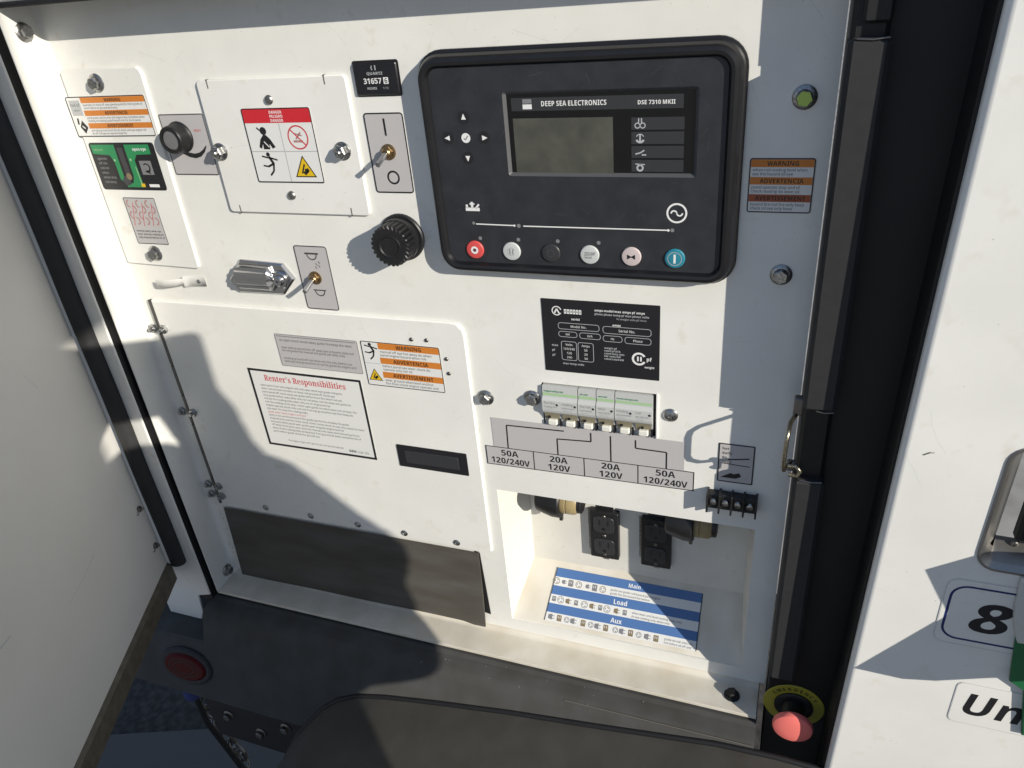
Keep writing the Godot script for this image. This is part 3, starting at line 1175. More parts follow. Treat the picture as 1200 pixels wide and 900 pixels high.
func triangle(inks: Inks, x: float, y: float, k: float, z: float):
	inks.on("black").cap(poly([x - k, y - 0.75 * k, x + k, y - 0.75 * k, x, y + k]), z)
	inks.on("yellow").cap(poly([x - 0.84 * k, y - 0.66 * k, x + 0.84 * k, y - 0.66 * k, x, y + 0.82 * k]), z + 0.04)
	var b := inks.on("black")
	b.line(Vector2(x - 0.3 * k, y - 0.45 * k), Vector2(x + 0.05 * k, y + 0.3 * k), 0.14 * k, z + 0.08)
	b.line(Vector2(x - 0.1 * k, y - 0.5 * k), Vector2(x + 0.35 * k, y - 0.1 * k), 0.3 * k, z + 0.08)
	b.line(Vector2(x + 0.0 * k, y - 0.1 * k), Vector2(x + 0.32 * k, y - 0.35 * k), 0.14 * k, z + 0.08)


func warning_sheet(t: Node3D, w: float, h: float, left: float, words: Array, bands: Array, rough: float):
	var inks := Inks.new()
	border(inks.on("black"), w, h, 2.0, 0.9, 0.36)
	var n := words.size()
	var row := (h - 2.0) / n
	for i in n:
		var y1 := h - 1.0 - i * row
		var bh := row * 0.43
		inks.on(bands[i]).rect(left, y1 - bh, w - 1.0 - left, bh, 0.36)
		write(inks.on("black"), words[i], left + (w - left) * 0.5, y1 - bh + bh * 0.2, bh * 0.6, 0.42)
		var th := row * 0.165
		for j in 2:
			small_print(inks.on("dark"), left + 1.5, left + (w - left) * (rng.randf_range(0.82, 0.95) if j == 0 else rng.randf_range(0.5, 0.9)), y1 - bh - (j + 1) * (th + row * 0.07), th, 0.38, rough)
	lay(inks, t)


func stickers():
	# orange warnings, upper left
	var t := sheet("warning_sticker", "orange banded warning sticker above the green sticker, with a black diamond pictogram", "warning sticker", 28.5, 627.5, 3.3, 101, 38.5, "sheet_white", 2, "orange banded warning stickers")
	warning_sheet(t, 101, 38.5, 19, ["WARNING", "ADVERTENCIA", "AVERTISSEMENT"], ["orange", "orange", "orange"], 0.22)
	var k := Inks.new()
	k.on("pale").rect(3, 20.5, 14, 14.5, 0.35)
	small_print(k.on("grey"), 4, 16.5, 29, 3.2, 0.38, 0.3)
	small_print(k.on("grey"), 6, 16.5, 24.5, 2.2, 0.38, 0.3)
	k.on("black").cap(poly([12, 3, 17.5, 9, 12, 16, 7.5, 9.5]), 0.38)
	k.on("black").line(Vector2(6.5, 12), Vector2(7.5, 18), 2.2, 0.38)
	k.on("white").line(Vector2(10.5, 10.5), Vector2(13.5, 8), 1.2, 0.43)
	lay(k, t)
	# green sticker
	t = sheet("green_sticker", "green and black rectangular sticker with a dark central slot graphic, on the narrow cover plate", "sticker", 37.5, 573.5, 3.3, 84.5, 48, "sheet_black", 3)
	k = Inks.new()
	k.on("green").cap(poly([2.5, 46, 78, 46, 78, 36.5, 59, 36, 54.5, 30, 56, 3, 34, 3, 34.5, 7, 28, 11, 27.5, 28, 24, 35.5, 2.5, 37]), 0.36)
	k.on("black").cap(poly([33.5, 47, 46.5, 47, 46.5, 14, 44, 8, 38, 5.5, 33.5, 9]), 0.4)
	k.on("dark").cap(poly([36, 43, 43, 43, 43.5, 15, 41, 11, 37.5, 12]), 0.44)
	k.on("brown").cap(circle(40.5, 14, 3.6, 14), 0.48)
	k.on("dark").cap(circle(36, 9.5, 5.0, 14), 0.46)
	for q in [[28.5, 30.5], [49.5, 31.0]]:
		k.on("lightgreen").cap(circle(q[0], q[1], 1.3, 10), 0.44)
	k.on("lightgreen").line(Vector2(53.2, 24), Vector2(54.2, 6), 0.9, 0.44)
	k.on("yellow").rect(53, 3.4, 5, 3.6, 0.44)
	small_print(k.on("white"), 56, 72, 40, 3.0, 0.44, 0.35)
	small_print(k.on("lightgreen"), 5, 17, 40, 2.2, 0.44)
	for i in 6:
		small_print(k.on("grey"), 6, 6 + rng.randf_range(12, 19), 31.0 - i * 4.8, 2.5, 0.44, 0.28)
	k.on("grey").rect(59.5, 16, 15, 14, 0.4)
	arc_line(k.on("black"), 67, 23, 4, -2.2, 2.4, 2.2, 1.2, 0.46)
	k.on("black").line(Vector2(67, 20), Vector2(70, 17), 1.6, 0.46)
	k.on("white").rect(63.5, 3.4, 13, 3.0, 0.44)
	lay(k, t)
	# small picture sticker
	t = sheet("picture_sticker", "small pale grey sticker with three reddish squiggle pictures, under the green sticker", "sticker", 59, 515, 3.3, 42, 50.5, "sheet_grey", 1.2)
	k = Inks.new()
	border(k.on("dark"), 42, 50.5, 1.2, 0.8, 0.36)
	for i in 3:
		for j in 4:
			var x := 8.0 + i * 12.5
			arc_line(k.on("pink"), x + (1.6 if j % 2 else -1.6), 44.0 - j * 6.2, 3.6, (-PI / 2 if j % 2 else PI / 2), (PI / 2 if j % 2 else PI * 1.5), 1.7, 1.7, 0.37, 8)
		k.on("softred").line(Vector2(4.5 + i * 12.5, 20), Vector2(11 + i * 12.5, 45), 0.8, 0.39)
	for j in 3:
		small_print(k.on("dark"), 4, 39, 13.5 - j * 3.6, 2.2, 0.37, 0.26)
	lay(k, t)
	# danger sticker on the square plate
	t = sheet("danger_sticker", "white danger sticker with red top band and four hazard pictures on square plate", "warning sticker", 237, 583.5, 3.6, 74, 67.5, "sheet_white", 2)
	k = Inks.new()
	border(k.on("black"), 74, 67.5, 2, 1.1, 0.36)
	k.on("red").rect(1.0, 54.5, 72, 12, 0.4)
	write(k.on("white"), "DANGER", 37, 62.6, 2.5, 0.46)
	write(k.on("white"), "PELIGRO", 37, 59.0, 2.5, 0.46)
	write(k.on("white"), "DANGER", 37, 55.4, 2.5, 0.46)
	k.on("pale").rect(1.2, 28.6, 71.6, 0.8, 0.37)
	k.on("pale").rect(37.5, 1.2, 0.8, 53, 0.38)
	var b := k.on("black") # a figure bent over, arms to its face
	b.cap(circle(19, 47.5, 3.6, 14), 0.4)
	b.cap(poly([11, 33, 14, 40, 18, 44, 21, 44, 25, 40, 29, 33, 25.5, 31.5, 23, 36, 22.5, 31, 15.5, 31, 15.8, 36, 13.5, 31.5]), 0.41)
	b.line(Vector2(15.5, 48), Vector2(12.5, 50.5), 1.4, 0.4)
	k.on("white").line(Vector2(17.5, 38), Vector2(22, 33), 1.0, 0.45)
	falling_man(b, 19, 14.5, 3.0, 0.41)
	arc_line(k.on("softred"), 55.5, 41.5, 10.2, 0, TAU, 1.4, 1.4, 0.41, 30)
	k.on("softred").line(Vector2(48.5, 48.5), Vector2(62.5, 34.5), 1.3, 0.43)
	k.on("pink").line(Vector2(50, 38), Vector2(60, 38), 2.0, 0.4)
	k.on("pink").line(Vector2(53, 40), Vector2(59, 46), 1.6, 0.4)
	k.on("pink").line(Vector2(52, 45), Vector2(60, 43), 1.2, 0.4)
	triangle(k, 55.5, 14, 11.5, 0.4)
	lay(k, t)
	# orange warnings on the access panel
	t = sheet("warning_sticker", "orange banded warning sticker on the access panel, with a falling figure and a yellow triangle", "warning sticker", 313.5, 368, 3.8, 90, 52.5, "sheet_white", 2, "orange banded warning stickers")
	warning_sheet(t, 90, 52.5, 20, ["WARNING", "ADVERTENCIA", "AVERTISSEMENT"], ["orange", "orange", "orange"], 0.22)
	k = Inks.new()
	falling_man(k.on("black"), 11, 38.5, 2.7, 0.4)
	k.on("pale").rect(1.2, 26.5, 18.5, 0.6, 0.37)
	triangle(k, 10.5, 12.5, 8.2, 0.4)
	lay(k, t)
	# grey three line sticker
	t = sheet("grey_text_sticker", "grey sticker with three lines of dark print, touching the access panel's orange sticker", "sticker", 207, 380, 3.8, 102.5, 39.5, "sheet_grey", 1.5)
	k = Inks.new()
	border(k.on("grey"), 102.5, 39.5, 1.5, 0.7, 0.36)
	k.on("grey").rect(2, 36.4, 98, 1.0, 0.37)
	for q in [[31.0, 97.0, 2.8], [22.2, 96.0, 2.6], [18.6, 88.0, 2.6], [9.0, 92.0, 2.6], [5.2, 98.0, 2.6]]:
		small_print(k.on("dark"), 5, q[1], q[0], q[2], 0.37, 0.25)
	lay(k, t)
	# renter's notice
	t = sheet("renter_notice", "white notice sticker in a black frame with a red heading, on the access panel", "notice", 157, 267, 3.8, 147, 105, "sheet_white", 0.8)
	k = Inks.new()
	border(k.on("black"), 147, 105, 0.8, 2.9, 0.36)
	write(k.on("softred"), "Renter's Responsibilities", 73, 90.5, 7.4, 0.38, 0.5, true, 106, 0.0, true)
	var y := 83.0
	for q in [[112, 0], [96, 0], [104, 0], [118, 0], [88, 0], [122, 0], [116, 0], [60, 0], [52, 1], [108, 0], [126, 0], [98, 0], [118, 0], [121, 0], [64, 0]]:
		small_print(k.on("softred" if q[1] else "dark"), 12, 12 + q[0], y, 2.5, 0.38, 0.17)
		y -= 4.5
	small_print(k.on("dark"), 30, 104, 9, 2.2, 0.38, 0.2)
	small_print(k.on("black"), 112, 122, 6, 4.4, 0.38, 0.3)
	small_print(k.on("grey"), 123, 140, 6, 3.6, 0.38, 0.2)
	lay(k, t)
	# name plate
	t = sheet("rating_plate", "black rating plate with white print and boxes below the controller", "rating plate", 512.5, 405, 0.2, 108.5, 75, "sheet_black", 0.6)
	k = Inks.new()
	var wk := k.on("white")
	arc_line(wk, 14.5, 63.5, 4.2, 0.3, TAU - 0.5, 1.0, 1.0, 0.38, 20)
	wk.line(Vector2(12.4, 61), Vector2(14.5, 65.5), 1.4, 0.38)
	wk.line(Vector2(14.5, 65.5), Vector2(16.8, 61), 1.4, 0.38)
	for j in 6:
		wk.rect(21.5 + j * 2.8, 61.2, 2.2, 4.4, 0.38)
		k.on("black").rect(22.2 + j * 2.8, 62.4, 0.8, 2.0, 0.42)
	small_print(wk, 50, 101, 65.5, 2.2, 0.38, 0.26, true)
	small_print(k.on("pale"), 50, 98, 62.0, 2.0, 0.38, 0.26, true)
	small_print(k.on("pale"), 70, 96, 58.6, 1.8, 0.38, 0.24, true)
	for q in [[28, 55, 38], [66, 52, 73]]:
		small_print(wk, q[0], q[2], q[1], 2.2, 0.38, 0.26, true)
	var pk := k.on("pale")
	for q in [[15, 45.2, 39, 6.8, "Model No."], [57, 44.2, 44, 7.4, "Serial No."], [15, 37.2, 18, 6.0, "kW"], [35, 37.0, 20, 6.2, "kVA"], [57, 36.0, 18, 6.4, "Hz"], [77, 35.6, 24, 6.8, "Phase"]]:
		s_box(pk, q[0], q[1], q[2], q[3], 2.6, 0.38)
		write(wk, q[4], q[0] + q[2] * 0.5, q[1] + q[3] * 0.32, q[3] * 0.34, 0.39, 0.5, false)
	for i in 2:
		s_box(pk, 17 + i * 16, 13, 15, 20, 2.2, 0.38)
		for j in 4:
			write(wk, [["Volts", "120/240", "120", "240"], ["Amps", "50", "20", "50"]][i][j], 24.5 + i * 16, 28.4 - j * 4.4, 2.2, 0.39, 0.5, false)
	for j in 3:
		small_print(pk, 8, 13, 27 - j * 5.2, 2.2, 0.38, 0.3, true)
	small_print(pk, 18, 40, 8.5, 2.0, 0.38, 0.26, true)
	for j in 5:
		small_print(pk, 58, 58 + rng.randf_range(12, 20), 28.5 - j * 2.8, 1.9, 0.38, 0.3, true)
	arc_line(wk, 90, 21, 5.6, 0.5, TAU - 0.5, 2.0, 2.0, 0.38, 22)
	wk.rect(88.2, 18.6, 1.5, 4.8, 0.39)
	wk.rect(91.0, 18.6, 1.5, 4.8, 0.39)
	small_print(wk, 97, 101, 19.5, 3.6, 0.38, 0.3, true)
	small_print(wk, 95, 104, 12.0, 2.0, 0.38, 0.3, true)
	lay(k, t)
	# breaker legend
	t = thing("breaker_legend", "grey legend sticker with black leader lines to four rating boxes, under the breakers", "legend", P(439, 282, 0.2))
	var s := Sh.new()
	s.prism(poly([0, 0, 217, 2.5, 217, 25.5, 207, 26, 207, 59, 181.5, 59, 181.5, 60, 66, 60, 66, 60.5, 10, 60.5, 10, 24.5, 0, 24]), 0, 0.3, 0.05, false)
	obj("sheet", s, M.sheet_grey, t)
	k = Inks.new()
	b = k.on("black")
	var bx := [0.6, 53.5, 107.4, 162.3, 216.4]
	for i in 5:
		b.line(Vector2(bx[i], 0.3 + bx[i] * 0.011), Vector2(bx[i], 24.2 + bx[i] * 0.006), 1.1, 0.36)
	b.line(Vector2(0, 0.8), Vector2(217, 3.2), 0.9, 0.37)
	b.line(Vector2(0, 23.8), Vector2(217, 25.2), 0.9, 0.37)
	for i in 4:
		var cx: float = (bx[i] + bx[i + 1]) * 0.5
		var y0: float = 1.0 + cx * 0.011
		var wide: bool = i == 0 or i == 3
		write(b, "50A" if wide else "20A", cx, y0 + 12.4, 7.4, 0.38, 0.5, true, 19)
		write(b, "120/240V" if wide else "120V", cx, y0 + 2.2, 7.4, 0.38, 0.5, true, 43.0 if wide else 24.0)
	for q in [[[26, 24], [26.6, 53], [88, 54.5]], [[80.3, 24.3], [80.3, 44], [115.5, 46], [115.5, 56.5]], [[135.3, 24.6], [135.3, 55.5]], [[190, 25], [190, 44.6], [160, 45], [160, 54.5]]]:
		for i in q.size() - 1:
			b.line(Vector2(q[i][0], q[i][1]), Vector2(q[i + 1][0], q[i + 1][1]), 1.5, 0.39 + i * 0.01)
	lay(k, t)
	# terminal block sticker
	t = sheet("terminal_sticker", "small grey black framed sticker above the terminal block, half in shadow", "sticker", 677, 301.5, 0.2, 32.5, 44, "sheet_grey", 1.2)
	k = Inks.new()
	border(k.on("black"), 32.5, 44, 1.2, 1.2, 0.36)
	for j in 4:
		small_print(k.on("dark"), 3.5, 12, 37 - j * 5.0, 2.8, 0.38, 0.26)
	k.on("black").line(Vector2(9, 26), Vector2(28, 29.5), 1.4, 0.38)
	k.on("black").line(Vector2(3, 21.5), Vector2(29, 20.5), 0.9, 0.38)
	k.on("black").cap(poly([3, 5, 12, 11, 15, 10, 20, 12, 22, 8, 17, 5]), 0.38)
	lay(k, t)
	# shaded warning sticker on the right
	t = sheet("warning_sticker", "orange banded warning sticker in the shade beside the controller, with no pictograms", "warning sticker", 686.5, 564.5, 0.2, 46.5, 41.5, "sheet_white", 2, "orange banded warning stickers")
	warning_sheet(t, 46.5, 41.5, 1.0, ["WARNING", "ADVERTENCIA", "AVERTISSEMENT"], ["orange", "orange", "rust"], 0.24)


func s_box(s: Sh, x: float, y: float, w: float, h: float, r: float, z: float):
	s.ring(rrect(x, y, w, h, r, 3), rrect(x + 0.5, y + 0.5, w - 1.0, h - 1.0, r - 0.5, 3), z)


# ---------------------------------------------------------------- switches, knobs, small devices
func toggle(called: String, label: String, u: float, v: float, w: float, h: float, cx: float, cy: float) -> Node3D:
	var t := sheet(called, label, "switch", u, v, 0.2, w, h, "sheet_grey", 3, "toggle switches on grey plates")
	var s := Sh.new()
	s.at(cx, cy, 0.3)
	s.lathe([Vector2(7.0, 0), Vector2(7.0, 0.8), Vector2(6.2, 1.2), Vector2(5.2, 1.3)], 20)
	s.prism(hex(5.6, 0.2), 1.2, 3.2, 0.5)
	s.lathe([Vector2(4.3, 3.0), Vector2(4.3, 6.2), Vector2(3.4, 7.2), Vector2(2.2, 7.2)], 16)
	obj("bushing", s, M.bronze, t)
	s = Sh.new()
	s.at(cx, cy, 7.0)
	s.tube([Vector3(0, 0, -1), Vector3(0, -1.6, 4), Vector3(0, -4.2, 11), Vector3(0, -5.2, 14.5), Vector3(0, -5.6, 16)], 2.3, 12)
	obj("lever", s, M.chrome, t)
	return t


func devices():
	var t := toggle("toggle_switch", "metal toggle switch pointing down on a grey plate marked I and O", 361.7, 574.5, 38.6, 69.8, 19.4, 36.6)
	var k := Inks.new()
	border(k.on("black"), 38.6, 69.8, 3, 1.2, 0.36)
	k.on("black").rect(18.3, 50.5, 2.0, 14.5, 0.38)
	arc_line(k.on("black"), 20, 14, 5.4, 0, TAU, 1.7, 1.7, 0.38, 26)
	lay(k, t)
	t = toggle("toggle_switch", "metal toggle switch pointing down on a grey plate with lamp symbols, beside the chrome lamp", 256.0, 451.0, 38.5, 69, 18.4, 35.2)
	k = Inks.new()
	border(k.on("dark"), 38.5, 69, 3, 1.1, 0.36)
	var b := k.on("dark")
	b.rect(11.5, 60, 16, 1.8, 0.38)
	arc_line(b, 19.5, 60.0, 5.4, PI, TAU, 1.2, 1.2, 0.38, 12)
	for q in [[22.0, 51.0], [25.5, 53.0], [25.0, 49.0], [21.0, 47.5]]:
		b.line(Vector2(q[0], q[1]), Vector2(q[0] + 1.6, q[1] - 2.4), 0.9, 0.38)
	b.rect(12.5, 21, 15, 1.3, 0.38)
	arc_line(b, 20, 21.0, 5.4, PI, TAU, 1.2, 1.2, 0.38, 12)
	lay(k, t)

	# push button breaker with grey face
	t = sheet("push_button", "black round push button with a grey face on a square grey plate, upper left", "push button", 136.4, 589, 0.2, 53.3, 58, "sheet_grey", 1.5)
	k = Inks.new()
	border(k.on("dark"), 53.3, 58, 1.5, 1.0, 0.36)
	k.on("black").cap(poly([17, 20.5, 24, 17.4, 31, 16.2, 38, 18, 44, 22.4, 48, 28.5, 46.4, 28, 42, 24.4, 37, 21.8, 31, 20.8, 25, 21.8, 18, 24]), 0.38)
	write(k.on("softred"), "RESET", 42, 41.5, 2.0, 0.38, 0.5, true, 8.2)
	lay(k, t)
	var s := Sh.new()
	s.at(19.5, 36.5, 0.4)
	s.lathe([Vector2(15.0, 0), Vector2(15.0, 1.2), Vector2(14.2, 2.0), Vector2(13.6, 2.6), Vector2(13.2, 12), Vector2(13.0, 13.6), Vector2(12.2, 14.6), Vector2(9.4, 14.6), Vector2(9.2, 13.4)], 30)
	obj("barrel", s, M.black_plastic, t)
	s = Sh.new()
	s.at(19.5, 36.5, 0.4)
	s.lathe([Vector2(9.3, 13.0), Vector2(8.2, 13.8), Vector2(0, 14.0)], 26)
	obj("face", s, M.knob_face, t)

	# big ribbed knob
	t = thing("ribbed_knob", "large black ribbed control knob at the lower left of the controller", "knob", P(381, 533, 0.2))
	s = Sh.new()
	s.lathe([Vector2(22.5, 0), Vector2(22.5, 2.2), Vector2(21.4, 3.4), Vector2(19.6, 3.6)], 36)
	s.lathe([Vector2(19.0, 3.0), Vector2(19.0, 6.0), Vector2(20.2, 6.6), Vector2(20.0, 11.6), Vector2(18.0, 12.2)], 36)
	obj("collar", s, M.black_plastic, t)
	s = Sh.new()
	var gear := PackedVector2Array()
	for i in 26:
		for q in [[0.0, 17.4], [0.3, 19.3], [0.7, 19.3], [1.0, 17.4]]:
			if q[0] == 1.0:
				continue
			var a: float = TAU * (i + q[0]) / 26.0
			gear.append(Vector2(cos(a), sin(a)) * q[1])
	s.prism(gear, 11.0, 26.5, 0.8)
	obj("ribbed_cap", s, M.black_plastic, t)
	s = Sh.new()
	s.lathe([Vector2(11.6, 26.4), Vector2(11.2, 27.4), Vector2(9.8, 27.5), Vector2(8.8, 26.6), Vector2(0, 26.5)], 30)
	obj("cap_centre", s, M.black_plastic, t)

	# chrome lamp
	t = thing("panel_lamp", "long chrome panel lamp with ribbed cover and a screw at its right end", "lamp", P(209, 483, 0.2))
	s = Sh.new()
	s.prism(poly([-42, -4, -33, -18, 24, -17, 41, 1, 30, 17, -22, 19]), 0, 3.6, 1.6)
	obj("base", s, M.chrome, t)
	s = Sh.new()
	s.g = 1
	var prof := []
	for i in 15:
		var a := PI * i / 14
		var r := 13.0 + 0.7 * cos(i * PI)
		prof.append(Vector2(-r * cos(a), 3.2 + 10.5 * sin(a) * (r / 13.0)))
	for i in prof.size() - 1:
		var p: Vector2 = prof[i]
		var q: Vector2 = prof[i + 1]
		s.g = 1 + i / 2
		s.quad(Vector3(14, p.x + 0.5, p.y), Vector3(14, q.x + 0.5, q.y), Vector3(-26, q.x + 0.5, q.y), Vector3(-26, p.x + 0.5, p.y))
		s.g = -1
		s.tri(Vector3(-36, 0, 3.4), Vector3(-26, p.x + 0.5, p.y), Vector3(-26, q.x + 0.5, q.y))
		s.tri(Vector3(20, 0.5, 3.4), Vector3(14, q.x + 0.5, q.y), Vector3(14, p.x + 0.5, p.y))
	obj("ribbed_cover", s, M.chrome, t)
	s = Sh.new()
	s.at(25, 0.5, 3.4)
	s.lathe([Vector2(9.5, 0), Vector2(9.5, 2), Vector2(8.4, 3.2), Vector2(6, 3.4), Vector2(5.6, 6), Vector2(4.6, 7.0), Vector2(1.6, 7.2), Vector2(1.2, 5.6), Vector2(0, 5.6)], 24)
	obj("screw_boss", s, M.chrome, t)

	# hour meter
	t = sheet("hour_meter", "small black hour meter with white figures above the I and O switch", "hour meter", 359.5, 657.5, 0.2, 43.6, 28.7, "sheet_black", 2)
	s = Sh.new()
	s.prism(rrect(1.2, 1.2, 41.2, 26.3, 2, 3), 0.3, 2.6, 0.8)
	obj("case", s, M.sheet_black, t)
	k = Inks.new()
	arc_line(k.on("pale"), 21, 23, 2.0, PI * 0.7, PI * 1.3, 0.8, 0.8, 2.66, 8)
	k.on("pale").rect(22.2, 21.2, 1.0, 3.8, 2.66)
	write(k.on("pale"), "QUARTZ", 21.5, 17.6, 2.2, 2.66, 0.5, true, 15)
	write(k.on("white"), "31657", 18.4, 10.6, 4.4, 2.66, 0.5, true, 17)
	k.on("white").rect(28.8, 10.2, 4.6, 5.2, 2.66)
	write(k.on("black"), "6", 31.1, 10.8, 3.9, 2.7)
	write(k.on("pale"), "HOURS", 17, 6.0, 2.0, 2.66, 0.5, true, 9)
	write(k.on("grey"), "1/10", 30, 6.0, 1.9, 2.66)
	lay(k, t)

	# terminal block
	t = thing("terminal_block", "black four screw terminal block on the right, at the shadow's edge", "terminal block", P(692, 271, 0.2))
	s = Sh.new()
	s.box(Vector3(-22.5, 3, 0), Vector3(23, 20, 9), 0.8)
	obj("body", s, M.black_plastic, t)
	for i in 5:
		s = Sh.new()
		s.box(Vector3(-22.8 + i * 11.2, 0, 0), Vector3(-21.0 + i * 11.2, 22, 13), 0.5)
		obj("barrier", s, M.black_plastic, t)
	for i in 4:
		bolt(t, "small", -16.2 + i * 11.2, 12, 9, "zinc", "screw").scale = Vector3(1.25, 1.25, 1.4)


# ---------------------------------------------------------------- generator controller
func controller():
	var t := thing("controller", "large black generator controller module with display, arrow keys and a row of coloured buttons", "controller", P(550, 504, 0.2))
	var ox := -550.0
	var oy := -504.0
	var s := Sh.new()
	var o := rrect(421 + ox, 504 + oy, 260.5, 188, 22, 7)
	var q1 := Sh.inset(o, 1.6)
	var q2 := Sh.inset(o, 5.5)
	var q3 := Sh.inset(o, 10.5)
	var q4 := Sh.inset(o, 12.5)
	s.wall(o, 0, o, 3.0)
	s.wall(o, 3.0, q1, 3.4)
	s.wall(q1, 3.4, q1, 6.0)
	s.wall(q1, 6.0, Sh.inset(o, 2.6), 6.5)
	s.wall(Sh.inset(o, 2.6), 6.5, Sh.inset(o, 2.6), 9.0)
	s.wall(Sh.inset(o, 2.6), 9.0, Sh.inset(o, 4.2), 12.6)
	s.wall(Sh.inset(o, 4.2), 12.6, q2, 14.4)
	s.wall(q2, 14.4, Sh.inset(o, 8), 15.2)
	s.wall(Sh.inset(o, 8), 15.2, q3, 14.6)
	s.wall(q3, 14.6, q4, 11.0)
	obj("bezel", s, M.bezel_rubber, t)
	# face with the opening of the display
	s = Sh.new()
	var win := rrect(496.3 + ox, 594 + oy, 152.5, 66, 2.5, 7)
	s.ring(q4, win, 11.5)
	obj("face", s, M.controller_plastic, t)
	# display: sloping inner edge, glass, title strip, liquid crystal, alarm strips
	s = Sh.new()
	var w2 := Sh.inset(win, 2.4)
	s.wall(win, 11.5, w2, 8.6)
	obj("display_edge", s, M.display_edge, t)
	s = Sh.new()
	s.cap(w2, 8.7)
	var gl := obj("display", s, M.screen_glass, t)
	s = Sh.new()
	s.rect(502.5 + ox, 644.8 + oy, 135, 10, 8.9)
	obj("title_strip", s, M.strip_dark, gl)
	s = Sh.new()
	s.rect(502.8 + ox, 596 + oy, 81.4, 43.2, 8.9)
	obj("liquid_crystal", s, M.lcd, gl)
	for i in 4:
		s = Sh.new()
		s.rect(598.5 + ox, 629.4 - i * 10.6 + oy, 40, 9.2, 8.9)
		obj("alarm_strip", s, M.strip_dark, gl)
	var k := Inks.new()
	s = k.on("white")
	write(s, "DEEP SEA ELECTRONICS", 527.5 + ox, 648.2 + oy, 3.8, 9.1, 0.0, true, 52)
	write(s, "DSE 7310 MKII", 603.5 + ox, 648.0 + oy, 3.0, 9.1, 0.0, true, 28)
	s.rect(512.0 + ox, 646.2 + oy, 7.6, 3.6, 9.1)
	k.on("grey").rect(512.0 + ox, 650.4 + oy, 7.6, 3.4, 9.1)
	# alarm icons
	var p := k.on("pale")
	for q in [[-2.0, 0.6], [2.0, -0.6]]:
		arc_line(p, 605.2 + q[0] + ox, 632.6 + oy, 1.9, 0, TAU, 0.8, 0.8, 9.1, 12)
		p.line(Vector2(605.2 + q[0] * 0.6 + ox, 634 + oy), Vector2(605.2 + q[0] * 0.5 + ox, 638 + oy), 0.9, 9.11)
	arc_line(p, 605.2 + ox, 623.2 + oy, 3.0, 0.4, PI - 0.4, 0.7, 0.7, 9.1, 12)
	arc_line(p, 605.2 + ox, 623.2 + oy, 3.0, PI + 0.4, TAU - 0.4, 1.6, 1.6, 9.1, 12)
	p.line(Vector2(605.2 + ox, 620.5 + oy), Vector2(605.2 + ox, 626.5 + oy), 1.3, 9.12)
	for q in [[-4.0, -1.0, 0.0, 0.0], [0.0, 0.0, 3.0, 2.0], [1.0, -1.6, 4.5, -1.6]]:
		p.line(Vector2(605.5 + q[0] + ox, 612.2 + q[1] + oy), Vector2(605.5 + q[2] + ox, 612.2 + q[3] + oy), 1.0, 9.1)
	arc_line(p, 605.2 + ox, 600.6 + oy, 2.2, 0, TAU, 1.4, 1.4, 9.1, 12)
	p.line(Vector2(601.5 + ox, 603.6 + oy), Vector2(609 + ox, 603.2 + oy), 0.8, 9.1)
	# status line over the buttons with its two symbols
	s = k.on("white")
	var zf := 11.6
	s.line(Vector2(462 + ox, 551.9 + oy), Vector2(497.5 + ox, 551.5 + oy), 1.0, zf)
	s.line(Vector2(505.5 + ox, 551.3 + oy), Vector2(628 + ox, 551.7 + oy), 1.0, zf)
	s.cap(circle(497.5 + ox, 551.5 + oy, 1.0, 10), zf + 0.05)
	s.cap(circle(628.4 + ox, 551.7 + oy, 1.1, 10), zf + 0.05)
	k.on("grey").cap(circle(459.8 + ox, 552.6 + oy, 1.4, 10), zf)
	k.on("grey").cap(circle(501.4 + ox, 551.4 + oy, 1.8, 12), zf)
	k.on("grey").cap(circle(631.6 + ox, 551.8 + oy, 1.6, 12), zf)
	s.rect(453.8 + ox, 563.4 + oy, 13, 3.0, zf)
	s.rect(454.2 + ox, 566 + oy, 2.0, 3.0, zf)
	s.rect(459 + ox, 566 + oy, 2.2, 5.4, zf)
	s.rect(457.8 + ox, 569 + oy, 4.8, 1.2, zf + 0.03)
	s.line(Vector2(463.4 + ox, 566 + oy), Vector2(466.6 + ox, 569.4 + oy), 1.6, zf)
	arc_line(s, 634.8 + ox, 565.9 + oy, 7.4, 0, TAU, 1.5, 1.5, zf, 28)
	arc_line(s, 632.6 + ox, 565.6 + oy, 2.2, 0, PI, 1.2, 1.2, zf, 8)
	arc_line(s, 637.0 + ox, 566.0 + oy, 2.2, PI, TAU, 1.2, 1.2, zf, 8)
	# arrow keys
	for q in [[461.2, 641.2, PI / 2], [445.3, 625.0, PI], [477.4, 625.0, 0.0], [461.2, 608.9, -PI / 2]]:
		k.on("black").cap(circle(q[0] + ox, q[1] + oy, 5.2, 20), zf)
		var a: float = q[2]
		s.cap(poly([q[0] + ox + 3.2 * cos(a), q[1] + oy + 3.2 * sin(a), q[0] + ox + 2.6 * cos(a + 2.2), q[1] + oy + 2.6 * sin(a + 2.2), q[0] + ox + 2.6 * cos(a - 2.2), q[1] + oy + 2.6 * sin(a - 2.2)]), zf + 0.06)
	k.on("white").cap(circle(461.4 + ox, 625.0 + oy, 4.0, 20), zf)
	k.on("grey").line(Vector2(459.6 + ox, 624.8 + oy), Vector2(460.8 + ox, 623.4 + oy), 0.9, zf + 0.05)
	k.on("grey").line(Vector2(460.8 + ox, 623.4 + oy), Vector2(463.4 + ox, 626.8 + oy), 0.9, zf + 0.07)
	# indicator dots above the buttons
	for x in [464.5, 500.0, 535.5, 571.0]:
		k.on("grey").cap(circle(x + ox, 539.0 + oy, 1.7, 12), zf)
	lay(k, t)
	# buttons
	var cols := ["button_red", "button_white", "button_black", "button_white", "button_pink", "button_teal"]
